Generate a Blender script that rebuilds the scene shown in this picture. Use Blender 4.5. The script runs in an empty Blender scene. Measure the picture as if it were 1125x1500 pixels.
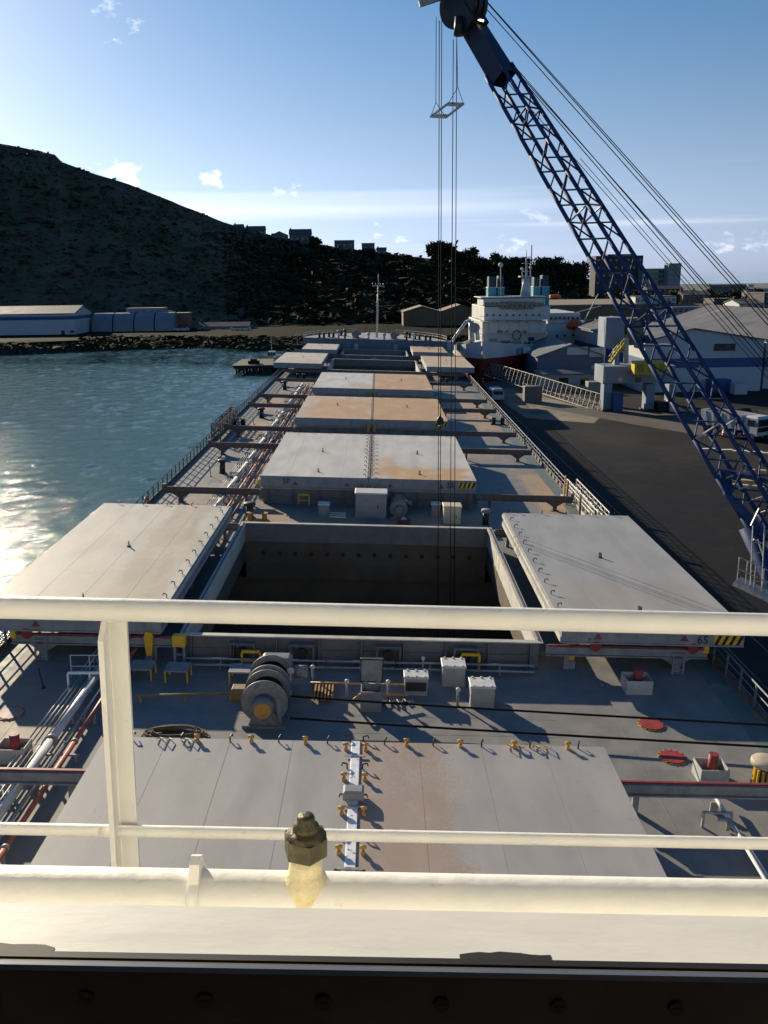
import bpy, math, random
from math import sin, cos, tan, pi, radians, sqrt, atan2
from mathutils import Vector, Matrix
random.seed(7)
SC = bpy.context.scene
C = SC.collection

# ---------------------------------------------------------------- camera, sky, sun, exposure
F_PX = 1290.0
CAM = Vector((0.35, 0.0, 16.63))
def cam_axes(p, yw, r):
    fw = Vector((sin(yw)*cos(p), cos(yw)*cos(p), -sin(p)))
    rt = Vector((cos(yw), -sin(yw), 0)); dn = fw.cross(rt)
    return rt*cos(r)-dn*sin(r), rt*sin(r)+dn*cos(r), fw
def mat3(cols):
    return Matrix(((cols[0].x, cols[1].x, cols[2].x), (cols[0].y, cols[1].y, cols[2].y), (cols[0].z, cols[1].z, cols[2].z)))
RS = mat3(cam_axes(radians(14.94), radians(.766), radians(1.601)))     # camera seen from the ship (the ship has a small list and trim)
RG = mat3(cam_axes(radians(14.73), radians(.766), radians(-.8)))       # camera seen from the level world
SHIP = Matrix.Translation(CAM) @ (RG @ RS.transposed()).to_4x4() @ Matrix.Translation(-CAM)
cd = bpy.data.cameras.new('camera'); cam = bpy.data.objects.new('camera', cd); C.objects.link(cam)
cd.sensor_fit = 'VERTICAL'; cd.sensor_height = 36.0; cd.lens = 36.0*F_PX/1500.0
cd.clip_start = 0.05; cd.clip_end = 60000
cam.matrix_world = Matrix.Translation(CAM) @ mat3((RG.col[0], -RG.col[1], -RG.col[2])).to_4x4()
SC.camera = cam

SUN_EL, SUN_AZ = radians(18.5), radians(-33.3)      # azimuth from the bow (+Y), negative to port
sun_dir = Vector((sin(SUN_AZ)*cos(SUN_EL), cos(SUN_AZ)*cos(SUN_EL), sin(SUN_EL)))
sl = bpy.data.lights.new('sun', 'SUN'); so = bpy.data.objects.new('sun', sl); C.objects.link(so)
sl.energy = 5.0; sl.angle = radians(.53); sl.color = (1.0, .85, .64)
so.rotation_euler = sun_dir.to_track_quat('Z', 'Y').to_euler()

world = bpy.data.worlds.new('World'); SC.world = world; world.use_nodes = True
wn = world.node_tree.nodes; wl = world.node_tree.links; wn.clear()
def WN(t, **k):
    n = wn.new(t)
    for a, b in k.items(): setattr(n, a, b)
    return n
def wmath(op, a, b=None, c=None):
    n = WN('ShaderNodeMath', operation=op)
    for i, x in enumerate((a, b, c)):
        if x is None: continue
        if isinstance(x, (int, float)): n.inputs[i].default_value = x
        else: wl.new(x, n.inputs[i])
    return n.outputs[0]
sky = WN('ShaderNodeTexSky', sky_type='NISHITA', sun_disc=False, sun_elevation=SUN_EL, sun_rotation=SUN_AZ)
sky.altitude = 20; sky.air_density = 1.0; sky.dust_density = .35; sky.ozone_density = 3.0
tc = WN('ShaderNodeTexCoord'); sep = WN('ShaderNodeSeparateXYZ'); wl.new(tc.outputs['Generated'], sep.inputs[0])
elev = wmath('ARCSINE', sep.outputs['Z'])
az = wmath('ARCTAN2', sep.outputs['X'], sep.outputs['Y'])
cmb = WN('ShaderNodeCombineXYZ'); wl.new(az, cmb.inputs[0]); wl.new(wmath('MULTIPLY', elev, 1.7), cmb.inputs[1])
n1 = WN('ShaderNodeTexNoise'); n1.inputs['Scale'].default_value = 13; n1.inputs['Detail'].default_value = 9; n1.inputs['Roughness'].default_value = .57
n1.inputs['Distortion'].default_value = .25
wl.new(cmb.outputs[0], n1.inputs['Vector'])
n1o = n1.outputs['Fac']
# cumulus puffs sit in low bands of the sky all the way round, thinning out higher up
def ramp(x, a, b): 
    n = WN('ShaderNodeMapRange', interpolation_type='SMOOTHSTEP'); wl.new(x, n.inputs[0]); n.inputs[1].default_value = a; n.inputs[2].default_value = b
    return n.outputs[0]
band = wmath('MULTIPLY', ramp(elev, -.01, .035), wmath('SUBTRACT', 1.0, ramp(elev, .055, .16)))
# a handful of larger puffs stand where the day had them, the rest is scattered thinly round the horizon
CL = [(180,256,62,22),(150,262,40,16),(308,266,26,17),(418,277,34,15),(80,226,30,9),(176,42,34,24),(140,4,46,12),(20,2,24,12),(745,358,30,14),(930,334,30,14),(1055,350,36,17),(1112,352,36,18),(560,350,60,9),(-160,200,80,26),(1300,330,90,20),(1500,300,70,22)]
msk = None
for (u_, v_, w_, h_) in CL:
    r_ = RG @ Vector(((u_-562.5)/F_PX, (v_-750)/F_PX, 1)); r_.normalize()
    dx_ = wmath('DIVIDE', wmath('SUBTRACT', az, atan2(r_.x, r_.y)), w_/F_PX*1.0); dy_ = wmath('DIVIDE', wmath('SUBTRACT', elev, math.asin(r_.z)), h_/F_PX)
    e_ = wmath('SUBTRACT', 1.0, wmath('ADD', wmath('MULTIPLY', dx_, dx_), wmath('MULTIPLY', dy_, dy_)))
    msk = e_ if msk is None else wmath('MAXIMUM', msk, e_)
msk = wmath('MAXIMUM', wmath('MINIMUM', msk, .8), -1.0)
n3 = WN('ShaderNodeTexNoise'); n3.inputs['Scale'].default_value = 34; n3.inputs['Detail'].default_value = 8; n3.inputs['Roughness'].default_value = .62; wl.new(cmb.outputs[0], n3.inputs['Vector'])
puff2 = ramp(wmath('ADD', wmath('MULTIPLY', msk, .30), wmath('MULTIPLY', wmath('SUBTRACT', n3.outputs['Fac'], .60), 2.2)), .0, .34)
thr = wmath('SUBTRACT', wmath('ADD', n1o, wmath('MULTIPLY', band, .10)), .70)
puff = ramp(thr, .0, .10)
cmb2 = WN('ShaderNodeCombineXYZ'); wl.new(wmath('MULTIPLY', az, .55), cmb2.inputs[0]); wl.new(wmath('MULTIPLY', elev, 26), cmb2.inputs[1])
n2 = WN('ShaderNodeTexNoise'); n2.inputs['Scale'].default_value = 2.0; n2.inputs['Detail'].default_value = 4; wl.new(cmb2.outputs[0], n2.inputs['Vector'])
streak = wmath('MULTIPLY', ramp(n2.outputs['Fac'], .50, .70), wmath('MULTIPLY', ramp(elev, .015, .05), wmath('SUBTRACT', 1.0, ramp(elev, .075, .12))))
r_ = RG @ Vector(((440-562.5)/F_PX, (302-750)/F_PX, 1)); r_.normalize()
dx_ = wmath('DIVIDE', wmath('SUBTRACT', az, atan2(r_.x, r_.y)), .42); dy_ = wmath('DIVIDE', wmath('SUBTRACT', elev, math.asin(r_.z)), .017)
veil = ramp(wmath('ADD', wmath('SUBTRACT', 1.0, wmath('ADD', wmath('MULTIPLY', dx_, dx_), wmath('MULTIPLY', dy_, dy_))), wmath('MULTIPLY', wmath('SUBTRACT', n2.outputs['Fac'], .5), 1.9)), -.1, 1.5)
streak = wmath('MAXIMUM', streak, wmath('MULTIPLY', veil, .85))
cov = wmath('MINIMUM', wmath('ADD', wmath('MULTIPLY', wmath('MAXIMUM', puff, puff2), .8), wmath('MULTIPLY', streak, .5)), .88)
skb = WN('ShaderNodeHueSaturation'); wl.new(sky.outputs[0], skb.inputs['Color']); skb.inputs['Saturation'].default_value = 1.3
bwn = WN('ShaderNodeRGBToBW'); wl.new(sky.outputs[0], bwn.inputs[0])
pale = WN('ShaderNodeMix', data_type='RGBA', blend_type='MULTIPLY'); pale.inputs[0].default_value = 1.0; wl.new(bwn.outputs[0], pale.inputs[6]); pale.inputs[7].default_value = (.73, .94, 1.38, 1)
hzm = WN('ShaderNodeMix', data_type='RGBA'); wl.new(wmath('MULTIPLY', wmath('SUBTRACT', 1.0, ramp(elev, .0, .38)), .8), hzm.inputs[0]); wl.new(skb.outputs[0], hzm.inputs[6]); wl.new(pale.outputs[2], hzm.inputs[7])
hsv = WN('ShaderNodeHueSaturation'); wl.new(hzm.outputs[2], hsv.inputs['Color']); hsv.inputs['Saturation'].default_value = .35; hsv.inputs['Value'].default_value = 1.45
mx = WN('ShaderNodeMix', data_type='RGBA'); wl.new(cov, mx.inputs[0]); wl.new(hzm.outputs[2], mx.inputs[6]); wl.new(hsv.outputs[0], mx.inputs[7])
tint = WN('ShaderNodeMix', data_type='RGBA', blend_type='MULTIPLY'); tint.inputs[0].default_value = 1.0; wl.new(mx.outputs[2], tint.inputs[6]); tint.inputs[7].default_value = (1.01, .99, 1.03, 1)
bg = WN('ShaderNodeBackground'); bg.inputs['Strength'].default_value = .064; wl.new(tint.outputs[2], bg.inputs['Color'])
wo = WN('ShaderNodeOutputWorld'); wl.new(bg.outputs[0], wo.inputs['Surface'])

SC.view_settings.view_transform = 'Standard'; SC.view_settings.look = 'None'
SC.view_settings.exposure = 0.68; SC.view_settings.gamma = 1.0; SC.view_settings.use_curve_mapping = False
SC.render.engine = 'CYCLES'
SC.cycles.use_denoising = True
SC.cycles.max_bounces = 6; SC.cycles.diffuse_bounces = 3; SC.cycles.glossy_bounces = 3; SC.cycles.transparent_max_bounces = 12
SC.cycles.caustics_reflective = False; SC.cycles.caustics_refractive = False
SC.cycles.sample_clamp_indirect = 6.0

# ---------------------------------------------------------------- pixel helpers (a pixel gives a direction; a deck, the ground or a usual size gives the distance)
def ray(u, v, M): return M @ Vector(((u-562.5)/F_PX, (v-750)/F_PX, 1))
def dk(u, v, z=0.0):                       # point on a ship plane (ship frame)
    r = ray(u, v, RS); return CAM + r*((z-CAM.z)/r.z)
def gr(u, v, z=-5.5):                      # point on level ground
    r = ray(u, v, RG); return CAM + r*((z-CAM.z)/r.z)
def at(u, v, D): return CAM + ray(u, v, RG)*D
def atY(u, v, Y): r = ray(u, v, RG); return CAM + r*((Y-CAM.y)/r.y)
def sh(u, v, D): return CAM + ray(u, v, RS)*D

# ---------------------------------------------------------------- materials
MATS = {}
def mat(name, col, rough=.6, metal=0.0, var=.25, scale=2.0, spec=.4, dirt=None, damt=0.0, dscale=.6, dedge=.08, bump=0.0, bscale=30.0, stretch=None, zones=None, zcol=None, emit=None, speck=None):
    """painted / weathered surface: base colour with fine variation, optional dirt or rust patches and zones of sand or painted shade (in object space)"""
    if name in MATS: return MATS[name]
    m = bpy.data.materials.new(name); m.use_nodes = True
    nt = m.node_tree; N = nt.nodes; L = nt.links; b = N['Principled BSDF']
    b.inputs['Roughness'].default_value = rough; b.inputs['Metallic'].default_value = metal
    b.inputs['Specular IOR Level'].default_value = spec
    def nn(t, **k):
        n = N.new(t)
        for a, v in k.items(): setattr(n, a, v)
        return n
    def mth(op, a, bb=None):
        n = nn('ShaderNodeMath', operation=op)
        for i, x in enumerate((a, bb)):
            if x is None: continue
            if isinstance(x, (int, float)): n.inputs[i].default_value = x
            else: L.new(x, n.inputs[i])
        return n.outputs[0]
    def mr(x, a, c):
        n = nn('ShaderNodeMapRange', interpolation_type='SMOOTHSTEP'); L.new(x, n.inputs[0]); n.inputs[1].default_value = a; n.inputs[2].default_value = c
        return n.outputs[0]
    def mixc(fac, a, c):
        n = nn('ShaderNodeMix', data_type='RGBA')
        L.new(fac, n.inputs[0])
        for i, x in ((6, a), (7, c)):
            if isinstance(x, tuple): n.inputs[i].default_value = (*x, 1)
            else: L.new(x, n.inputs[i])
        return n.outputs[2]
    tcn = nn('ShaderNodeTexCoord'); vec = tcn.outputs['Object']
    if stretch:
        mp = nn('ShaderNodeMapping'); mp.inputs['Scale'].default_value = stretch; L.new(vec, mp.inputs[0]); svec = mp.outputs[0]
    else: svec = vec
    def noise(s, d=6, v=None, r=.6):
        n = nn('ShaderNodeTexNoise'); n.inputs['Scale'].default_value = s; n.inputs['Detail'].default_value = d; n.inputs['Roughness'].default_value = r
        L.new(v or svec, n.inputs['Vector']); return n.outputs['Fac']
    f1 = mr(noise(scale), .25, .75)
    lo = tuple(c*(1-var) for c in col); hi = tuple(min(1, c*(1+var*.6)) for c in col)
    out = mixc(f1, lo, hi)
    if dirt:
        f2 = mr(noise(dscale, 8), .62-damt*.5, .62-damt*.5+dedge*2)
        out = mixc(mth('MULTIPLY', f2, .85), out, dirt)
    if zones:
        sp = nn('ShaderNodeSeparateXYZ'); L.new(vec, sp.inputs[0]); nz = noise(.55, 9, vec, .68); ng = noise(13, 8, vec, .75)
        for (cx, cy, rx, ry, st) in zones:
            dx = mth('DIVIDE', mth('ABSOLUTE', mth('SUBTRACT', sp.outputs[0], cx)), rx)
            dy = mth('DIVIDE', mth('ABSOLUTE', mth('SUBTRACT', sp.outputs[1], cy)), ry)
            d = mth('SUBTRACT', 1.0, mth('MAXIMUM', dx, dy))
            d = mth('MINIMUM', d, .42)
            fz = mr(mth('ADD', mth('ADD', d, mth('MULTIPLY', mth('SUBTRACT', nz, .5), 1.7)), mth('MULTIPLY', mth('SUBTRACT', ng, .5), 1.9)), 0.0, .45)
            out = mixc(mth('MULTIPLY', fz, st), out, zcol or (.50, .30, .15))
    if speck:
        sa = mr(noise(2.6, 9, vec, .8), .60, .66); sb = mr(noise(11, 5, vec, .7), .63, .70)
        out = mixc(mth('MULTIPLY', mth('MAXIMUM', mth('MULTIPLY', sa, .7), sb), speck[3]), out, tuple(speck[:3]))
    L.new(out, b.inputs['Base Color'])
    rr = mth('ADD', mth('MULTIPLY', f1, .18), max(.02, rough-.09)); L.new(rr, b.inputs['Roughness'])
    if bump:
        bp = nn('ShaderNodeBump'); bp.inputs['Strength'].default_value = bump; bp.inputs['Distance'].default_value = .02
        L.new(noise(bscale, 5), bp.inputs['Height']); L.new(bp.outputs[0], b.inputs['Normal'])
    if emit:
        b.inputs['Emission Color'].default_value = (*emit[:3], 1); b.inputs['Emission Strength'].default_value = emit[3]
    MATS[name] = m
    return m
SAND = (.52, .31, .15)
RUST = (.19, .085, .035)
deckm = mat('deck grey', (.225, .217, .207), .62, spec=.22, var=.2, scale=.9, dirt=(.34, .28, .22), damt=.22, dscale=.35, dedge=.2, bump=.15, bscale=5, speck=(.13, .095, .07, .55),
            zones=[(-4.5, 59.0, 5.0, 4.0, .5), (5.0, 60.0, 5.0, 3.0, .55), (0, 86.5, 12, 3.5, .7), (-12.7, 95, 1.6, 9, .8), (-12.0, 67, 2.2, 3, .3), (-14, 118, 2, 9, .6), (13.5, 112, 2.5, 16, .6), (14.2, 70, 1.4, 9, .7), (-13.4, 60, 1.2, 5, .3), (0, 113.5, 12, 3, .7), (0, 143, 15, 5, .6), (-13.0, 31, 2.6, 3.4, .28)], zcol=(.50, .32, .17))
green_edge = mat('deck edge green', (.13, .17, .165), .6, var=.2, dirt=(.33, .27, .2), damt=.1)
coverm = mat('cover grey paint', (.46, .45, .45), .5, var=.10, scale=.7, dirt=(.34, .32, .30), damt=.02, dscale=.5, dedge=.25, bump=.1, bscale=3)
cover_side = mat('cover side grey', (.24, .25, .265), .6, var=.2, scale=1.5, dirt=RUST, damt=-.03, dscale=1.3, dedge=.05)
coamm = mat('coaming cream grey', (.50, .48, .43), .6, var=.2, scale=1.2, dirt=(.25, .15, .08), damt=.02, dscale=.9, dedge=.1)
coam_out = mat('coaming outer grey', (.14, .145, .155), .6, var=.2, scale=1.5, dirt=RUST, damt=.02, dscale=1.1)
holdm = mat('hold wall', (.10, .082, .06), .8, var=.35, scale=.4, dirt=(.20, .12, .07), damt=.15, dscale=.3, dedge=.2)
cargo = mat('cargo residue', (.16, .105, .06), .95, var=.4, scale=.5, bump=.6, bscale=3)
rustbeam = mat('rusty brown beam', (.16, .12, .105), .7, var=.35, scale=2.5, dirt=RUST, damt=.15, dscale=1.6)
greybeam = mat('grey beam', (.24, .25, .26), .6, var=.25, dirt=RUST, damt=.0, dscale=1.2)
redpaint = mat('oxide red paint', (.24, .035, .032), .55, var=.25, scale=4)
manhole_red = mat('manhole red', (.30, .04, .035), .6, var=.3, scale=6)
yellow = mat('safety yellow', (.72, .42, .03), .5, var=.2, scale=4, dirt=(.2, .12, .05), damt=.0, dscale=4)
ochre = mat('ochre lug', (.48, .26, .06), .6, var=.3, scale=9)
orangep = mat('orange pipe', (.55, .27, .08), .5, var=.25, scale=5)
black = mat('black rubber', (.015, .015, .016), .6, var=.3)
blackp = mat('black paint', (.03, .03, .033), .5, var=.3)
wirem = mat('wire rope', (.012, .012, .013), .85, var=.3, scale=20, spec=.1)
whitep = mat('white paint weathered', (.58, .57, .54), .5, var=.12, scale=3, dirt=(.45, .33, .2), damt=-.08, dscale=2)
cream = mat('cream rail paint', (.87, .86, .79), .42, var=.06, scale=9, dirt=(.46, .31, .14), damt=-.07, dscale=17, bump=.10, bscale=40)
sillm = mat('sill thick white paint', (.86, .85, .79), .42, var=.05, scale=12, dirt=(.12, .10, .08), damt=-.17, dscale=11, dedge=.02, bump=.045, bscale=20, stretch=(.4,1,1))
rusty_cream = mat('rust stained cream', (.76, .66, .40), .5, var=.2, scale=14, dirt=(.50, .30, .08), damt=.1, dscale=16, bump=.4, bscale=60)
brassm = mat('old brass', (.10, .088, .05), .45, metal=.5, var=.5, scale=40, bump=.3, bscale=90)
winchm = mat('winch grey', (.20, .205, .21), .5, var=.3, scale=3, dirt=(.06, .045, .04), damt=.1, dscale=2.5)
ropem = mat('rope fibre', (.17, .13, .08), .9, var=.5, scale=25)
pipe_w = mat('pipe pale grey', (.55, .55, .53), .45, var=.15, dirt=RUST, damt=-.06, dscale=2)
pipe_r = mat('pipe red', (.36, .10, .08), .5, var=.25, dirt=(.5, .4, .35), damt=-.05, dscale=2)
pipe_g = mat('pipe grey', (.30, .31, .32), .5, var=.2, dirt=RUST, damt=.02, dscale=2)
railm = mat('rail blue grey', (.11, .14, .17), .55, var=.3, dirt=RUST, damt=.03, dscale=1.5)
galv = mat('galvanised steel', (.40, .39, .36), .4, metal=.4, var=.3, scale=5)
craneblue = mat('crane blue', (.016, .038, .115), .62, spec=.15, var=.25, scale=2, dirt=(.04, .04, .05), damt=.0, dscale=1.5)
hullm = mat('hull dark blue', (.05, .065, .10), .5, var=.3, scale=.4, dirt=RUST, damt=.0, dscale=.4)
fcm = mat('forecastle blue grey', (.12, .15, .20), .6, var=.25, scale=.5, dirt=RUST, damt=-.02, dscale=.6)
fcdeck = mat('forecastle deck', (.34, .33, .33), .6, var=.2, scale=.6, dirt=(.35, .24, .15), damt=.05, dscale=.4)
glassd = mat('dark window glass', (.02, .03, .035), .12, var=.1, spec=.8)
super_white = mat('superstructure white', (.80, .79, .76), .5, var=.05, scale=.5)
interior = mat('wheelhouse interior', (.55, .50, .44), .8, var=.2)
framem = mat('window frame black', (.15, .125, .105), .55, var=.4, scale=6)
frame_edge = mat('frame aluminium edge', (.30, .32, .35), .35, metal=.6, var=.2)

# ---------------------------------------------------------------- mesh helpers
SHIP_ROOTS = []; OFF = {}; FRAME = ['ship']
class MB:
    def __init__(s): s.v = []; s.f = []; s.sm = []
    def add(s, vs, fs, smooth=False):
        n = len(s.v); s.v += [Vector(v) for v in vs]; s.f += [[i+n for i in f] for f in fs]; s.sm += [smooth]*len(fs); return s
    def box(s, x0, x1, y0, y1, z0, z1):
        return s.add([(x0,y0,z0),(x1,y0,z0),(x1,y1,z0),(x0,y1,z0),(x0,y0,z1),(x1,y0,z1),(x1,y1,z1),(x0,y1,z1)],
              [(3,2,1,0),(4,5,6,7),(0,1,5,4),(1,2,6,5),(2,3,7,6),(3,0,4,7)])
    def bevbox(s, x0, x1, y0, y1, z0, z1, b=.03):
        # box with chamfered top edges
        return s.add([(x0,y0,z0),(x1,y0,z0),(x1,y1,z0),(x0,y1,z0),(x0,y0,z1-b),(x1,y0,z1-b),(x1,y1,z1-b),(x0,y1,z1-b),(x0+b,y0+b,z1),(x1-b,y0+b,z1),(x1-b,y1-b,z1),(x0+b,y1-b,z1)],
              [(3,2,1,0),(8,9,10,11),(0,1,5,4),(1,2,6,5),(2,3,7,6),(3,0,4,7),(4,5,9,8),(5,6,10,9),(6,7,11,10),(7,4,8,11)])
    def cyl(s, p, q, r, n=10, r2=None, caps=True):
        p = Vector(p); q = Vector(q); d = (q-p); 
        if d.length < 1e-6: return s
        d.normalize(); a = d.orthogonal().normalized(); b = d.cross(a); r2 = r if r2 is None else r2
        vs = [p+(a*cos(2*pi*i/n)+b*sin(2*pi*i/n))*r for i in range(n)]+[q+(a*cos(2*pi*i/n)+b*sin(2*pi*i/n))*r2 for i in range(n)]
        k = len(s.v); s.v += vs
        s.f += [[k+i, k+(i+1)%n, k+n+(i+1)%n, k+n+i] for i in range(n)]; s.sm += [n > 6]*n
        if caps: s.f += [[k+i for i in range(n-1,-1,-1)], [k+n+i for i in range(n)]]; s.sm += [False]*2
        return s
    def tube(s, pts, r, n=8):
        for a, b in zip(pts, pts[1:]): s.cyl(a, b, r, n)
        return s
    def bar(s, p, q, w, h, up=(0,0,1)):     # rectangular bar between two points
        p = Vector(p); q = Vector(q); d = (q-p).normalized(); u = Vector(up)
        if abs(d.dot(u)) > .98: u = Vector((1,0,0))
        x = d.cross(u).normalized()*w/2; y = x.cross(d).normalized()*h/2
        return s.add([p-x-y,p+x-y,p+x+y,p-x+y,q-x-y,q+x-y,q+x+y,q-x+y],[(0,3,2,1)[::-1][::-1],(4,5,6,7),(0,1,5,4),(1,2,6,5),(2,3,7,6),(3,0,4,7)])
    def prism(s, poly, axis, a, b):          # polygon in the two other axes, extruded along axis from a to b
        def P(u, w, t): return {'x': (t,u,w), 'y': (u,t,w), 'z': (u,w,t)}[axis]
        n = len(poly); return s.add([P(u,w,a) for u,w in poly]+[P(u,w,b) for u,w in poly], [tuple(range(n-1,-1,-1)), tuple(range(n,2*n))]+[(i,(i+1)%n,n+(i+1)%n,n+i) for i in range(n)])
    def ball(s, c, r, nu=10, nv=6, sz=(1,1,1)):
        c = Vector(c); vs = [c+Vector((0,0,r*sz[2]))]; 
        for j in range(1,nv):
            for i in range(nu):
                t = pi*j/nv; p = 2*pi*i/nu; vs.append(c+Vector((sin(t)*cos(p)*sz[0], sin(t)*sin(p)*sz[1], cos(t)*sz[2]))*r)
        vs.append(c-Vector((0,0,r*sz[2]))); m = len(vs)-1
        fs = [(0,1+i,1+(i+1)%nu) for i in range(nu)]
        for j in range(nv-2):
            for i in range(nu): fs.append((1+j*nu+i,1+(j+1)*nu+i,1+(j+1)*nu+(i+1)%nu,1+j*nu+(i+1)%nu))
        fs += [(m,1+(nv-2)*nu+(i+1)%nu,1+(nv-2)*nu+i) for i in range(nu)]
        return s.add(vs, fs, True)
    def lathe(s, c, prof, n=16):             # profile of (r, z) about a vertical axis at c
        c = Vector(c); k = len(s.v); m = len(prof)
        for (r, z) in prof: s.v += [c+Vector((r*cos(2*pi*i/n), r*sin(2*pi*i/n), z)) for i in range(n)]
        for j in range(m-1):
            for i in range(n): s.f.append([k+j*n+i, k+j*n+(i+1)%n, k+(j+1)*n+(i+1)%n, k+(j+1)*n+i]); s.sm.append(True)
        s.f += [[k+i for i in range(n-1,-1,-1)], [k+(m-1)*n+i for i in range(n)]]; s.sm += [False]*2
        return s
    def build(s, name, m, parent=None, kind=None):
        off = Vector((0,0,0)); o = parent
        while o is not None:
            if o.name in OFF: off = OFF[o.name]; break
            o = o.parent
        me = bpy.data.meshes.new(name); me.from_pydata([v-off for v in s.v], [], s.f); me.update()
        me.polygons.foreach_set('use_smooth', s.sm)
        me.materials.append(m)
        ob = bpy.data.objects.new(name, me); C.objects.link(ob)
        if parent: ob.parent = parent
        elif FRAME[0] == 'ship': SHIP_ROOTS.append(ob)
        if kind: ob['kind'] = kind
        return ob
def tag(o, label, cat, group=None):
    o['label'] = label; o['category'] = cat
    if group: o['group'] = group
    return o
def thing(name, label, cat, loc=(0,0,0), group=None, local=False, rotz=0):
    o = bpy.data.objects.new(name, None); C.objects.link(o); o.location = loc; o.rotation_euler = (0,0,rotz); o.empty_display_size = .1
    OFF[o.name] = Vector((0,0,0)) if local else Vector(loc)
    if FRAME[0] == 'ship': SHIP_ROOTS.append(o)
    return tag(o, label, cat, group)
def shared(name, me, parent, loc, rotz=0):
    o = bpy.data.objects.new(name, me); C.objects.link(o); o.parent = parent; o.location = loc; o.rotation_euler = (0,0,rotz); return o
def mesh_of(mb, name, m):
    me = bpy.data.meshes.new(name); me.from_pydata(mb.v, [], mb.f); me.update(); me.polygons.foreach_set('use_smooth', mb.sm); me.materials.append(m); return me
def copy_tree(o, parent=None):
    c = o.copy(); C.objects.link(c); c.parent = parent
    if parent is None and FRAME[0] == 'ship': SHIP_ROOTS.append(c)
    for ch in o.children: copy_tree(ch, c)
    return c
def text(body, parent, loc, size, rot, m):
    cu = bpy.data.curves.new('lettering', 'FONT'); cu.body = body; cu.size = size; cu.extrude = .003; cu.align_x = 'CENTER'; cu.materials.append(m)
    tmp = bpy.data.objects.new('lettering', cu); C.objects.link(tmp); bpy.context.view_layer.update(); me = bpy.data.meshes.new_from_object(tmp.evaluated_get(bpy.context.evaluated_depsgraph_get())); bpy.data.objects.remove(tmp)
    if not me.materials: me.materials.append(m)
    o = bpy.data.objects.new('lettering', me); C.objects.link(o); o.parent = parent; o.location = loc; o.rotation_euler = rot; return o
# ================================================================ THE SHIP (ship frame: x starboard, y to the bow, z up from the main deck)
HAT = {7: (6.7, 25.4, 8.0), 6: (35.8, 54.6, 8.0), 5: (63.7, 82.4, 8.0), 4: (91.6, 109.0, 8.0), 3: (117.5, 136.8, 8.0), 2: (150.2, 171.0, 8.0), 1: (180.0, 195.0, 6.9)}
OPEN = {6: 8.75, 2: 8.95, 1: 7.75}          # inner edge of the rolled-out panels
ORD = {7: 'aftmost', 6: 'open grey-topped', 5: 'fifth', 4: 'fourth', 3: 'third', 2: 'second', 1: 'foremost'}
def hb(y): return 16.25 if y < 165 else 16.25*(1-((y-165)/58.0)**3)
ZT = 2.2
# deck plating round the open holds, hull sides
ys = [-14, 36.2, 54.2, 150.6, 170.6, 180.4, 194.6]+[165+i*3.5 for i in range(12)]
ys = sorted(set([y for y in ys if y <= 198.5]+[198.5]))
b = MB()
for a, c in zip(ys, ys[1:]):
    m = (a+c)/2; w = next((HAT[k][2]-.25 for k in OPEN if HAT[k][0] < m < HAT[k][1]), None)
    ha, hc = hb(a), hb(c)
    if w:
        b.add([(-ha,a,0),(-w,a,0),(-w,c,0),(-hc,c,0)], [(0,1,2,3)]); b.add([(w,a,0),(ha,a,0),(hc,c,0),(w,c,0)], [(0,1,2,3)])
    else: b.add([(-ha,a,0),(ha,a,0),(hc,c,0),(-hc,c,0)], [(0,1,2,3)])
deck = b.build('deck', deckm, None, 'structure')
b = MB()
for s in (-1, 1):
    st = [(-14 if i == 0 else y) for i, y in enumerate(ys)]
    for a, c in zip(ys, ys[1:]): b.add([(s*(hb(a)+.02),a,-.02),(s*(hb(c)+.02),c,-.02),(s*(hb(c)+.02)*.97,c,-12),(s*(hb(a)+.02)*.97,a,-12)], [(0,1,2,3)])
hull = b.build('hull', hullm, None, 'structure')
b = MB()
for s in (-1, 1):                                   # painted edge walkway and gutter bar
    for a, c in zip(ys, ys[1:]):
        b.add([(s*(hb(a)-1.25),a,.004),(s*(hb(a)-.35),a,.004),(s*(hb(c)-.35),c,.004),(s*(hb(c)-1.25),c,.004)], [(0,1,2,3)])
b.build('edge_walkway', green_edge, deck)
b = MB()
for s in (-1, 1):
    for a, c in zip(ys, ys[1:]): b.bar((s*(hb(a)-.12),a,.13),(s*(hb(c)-.12),c,.13),.05,.26)
b.build('gutter_bar', rustbeam, deck)
# deck plate welds as thin raised seams
b = MB()
for x in (-13.0, -10.2, 10.2, 13.0): b.box(x-.02, x+.02, 0, 165, -.01, .006)
for k in range(6): b.box(-7.8, 7.8, 27.2+k*1.35, 27.23+k*1.35, -.01, .005)
b.build('plate_weld', deckm, deck)

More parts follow.
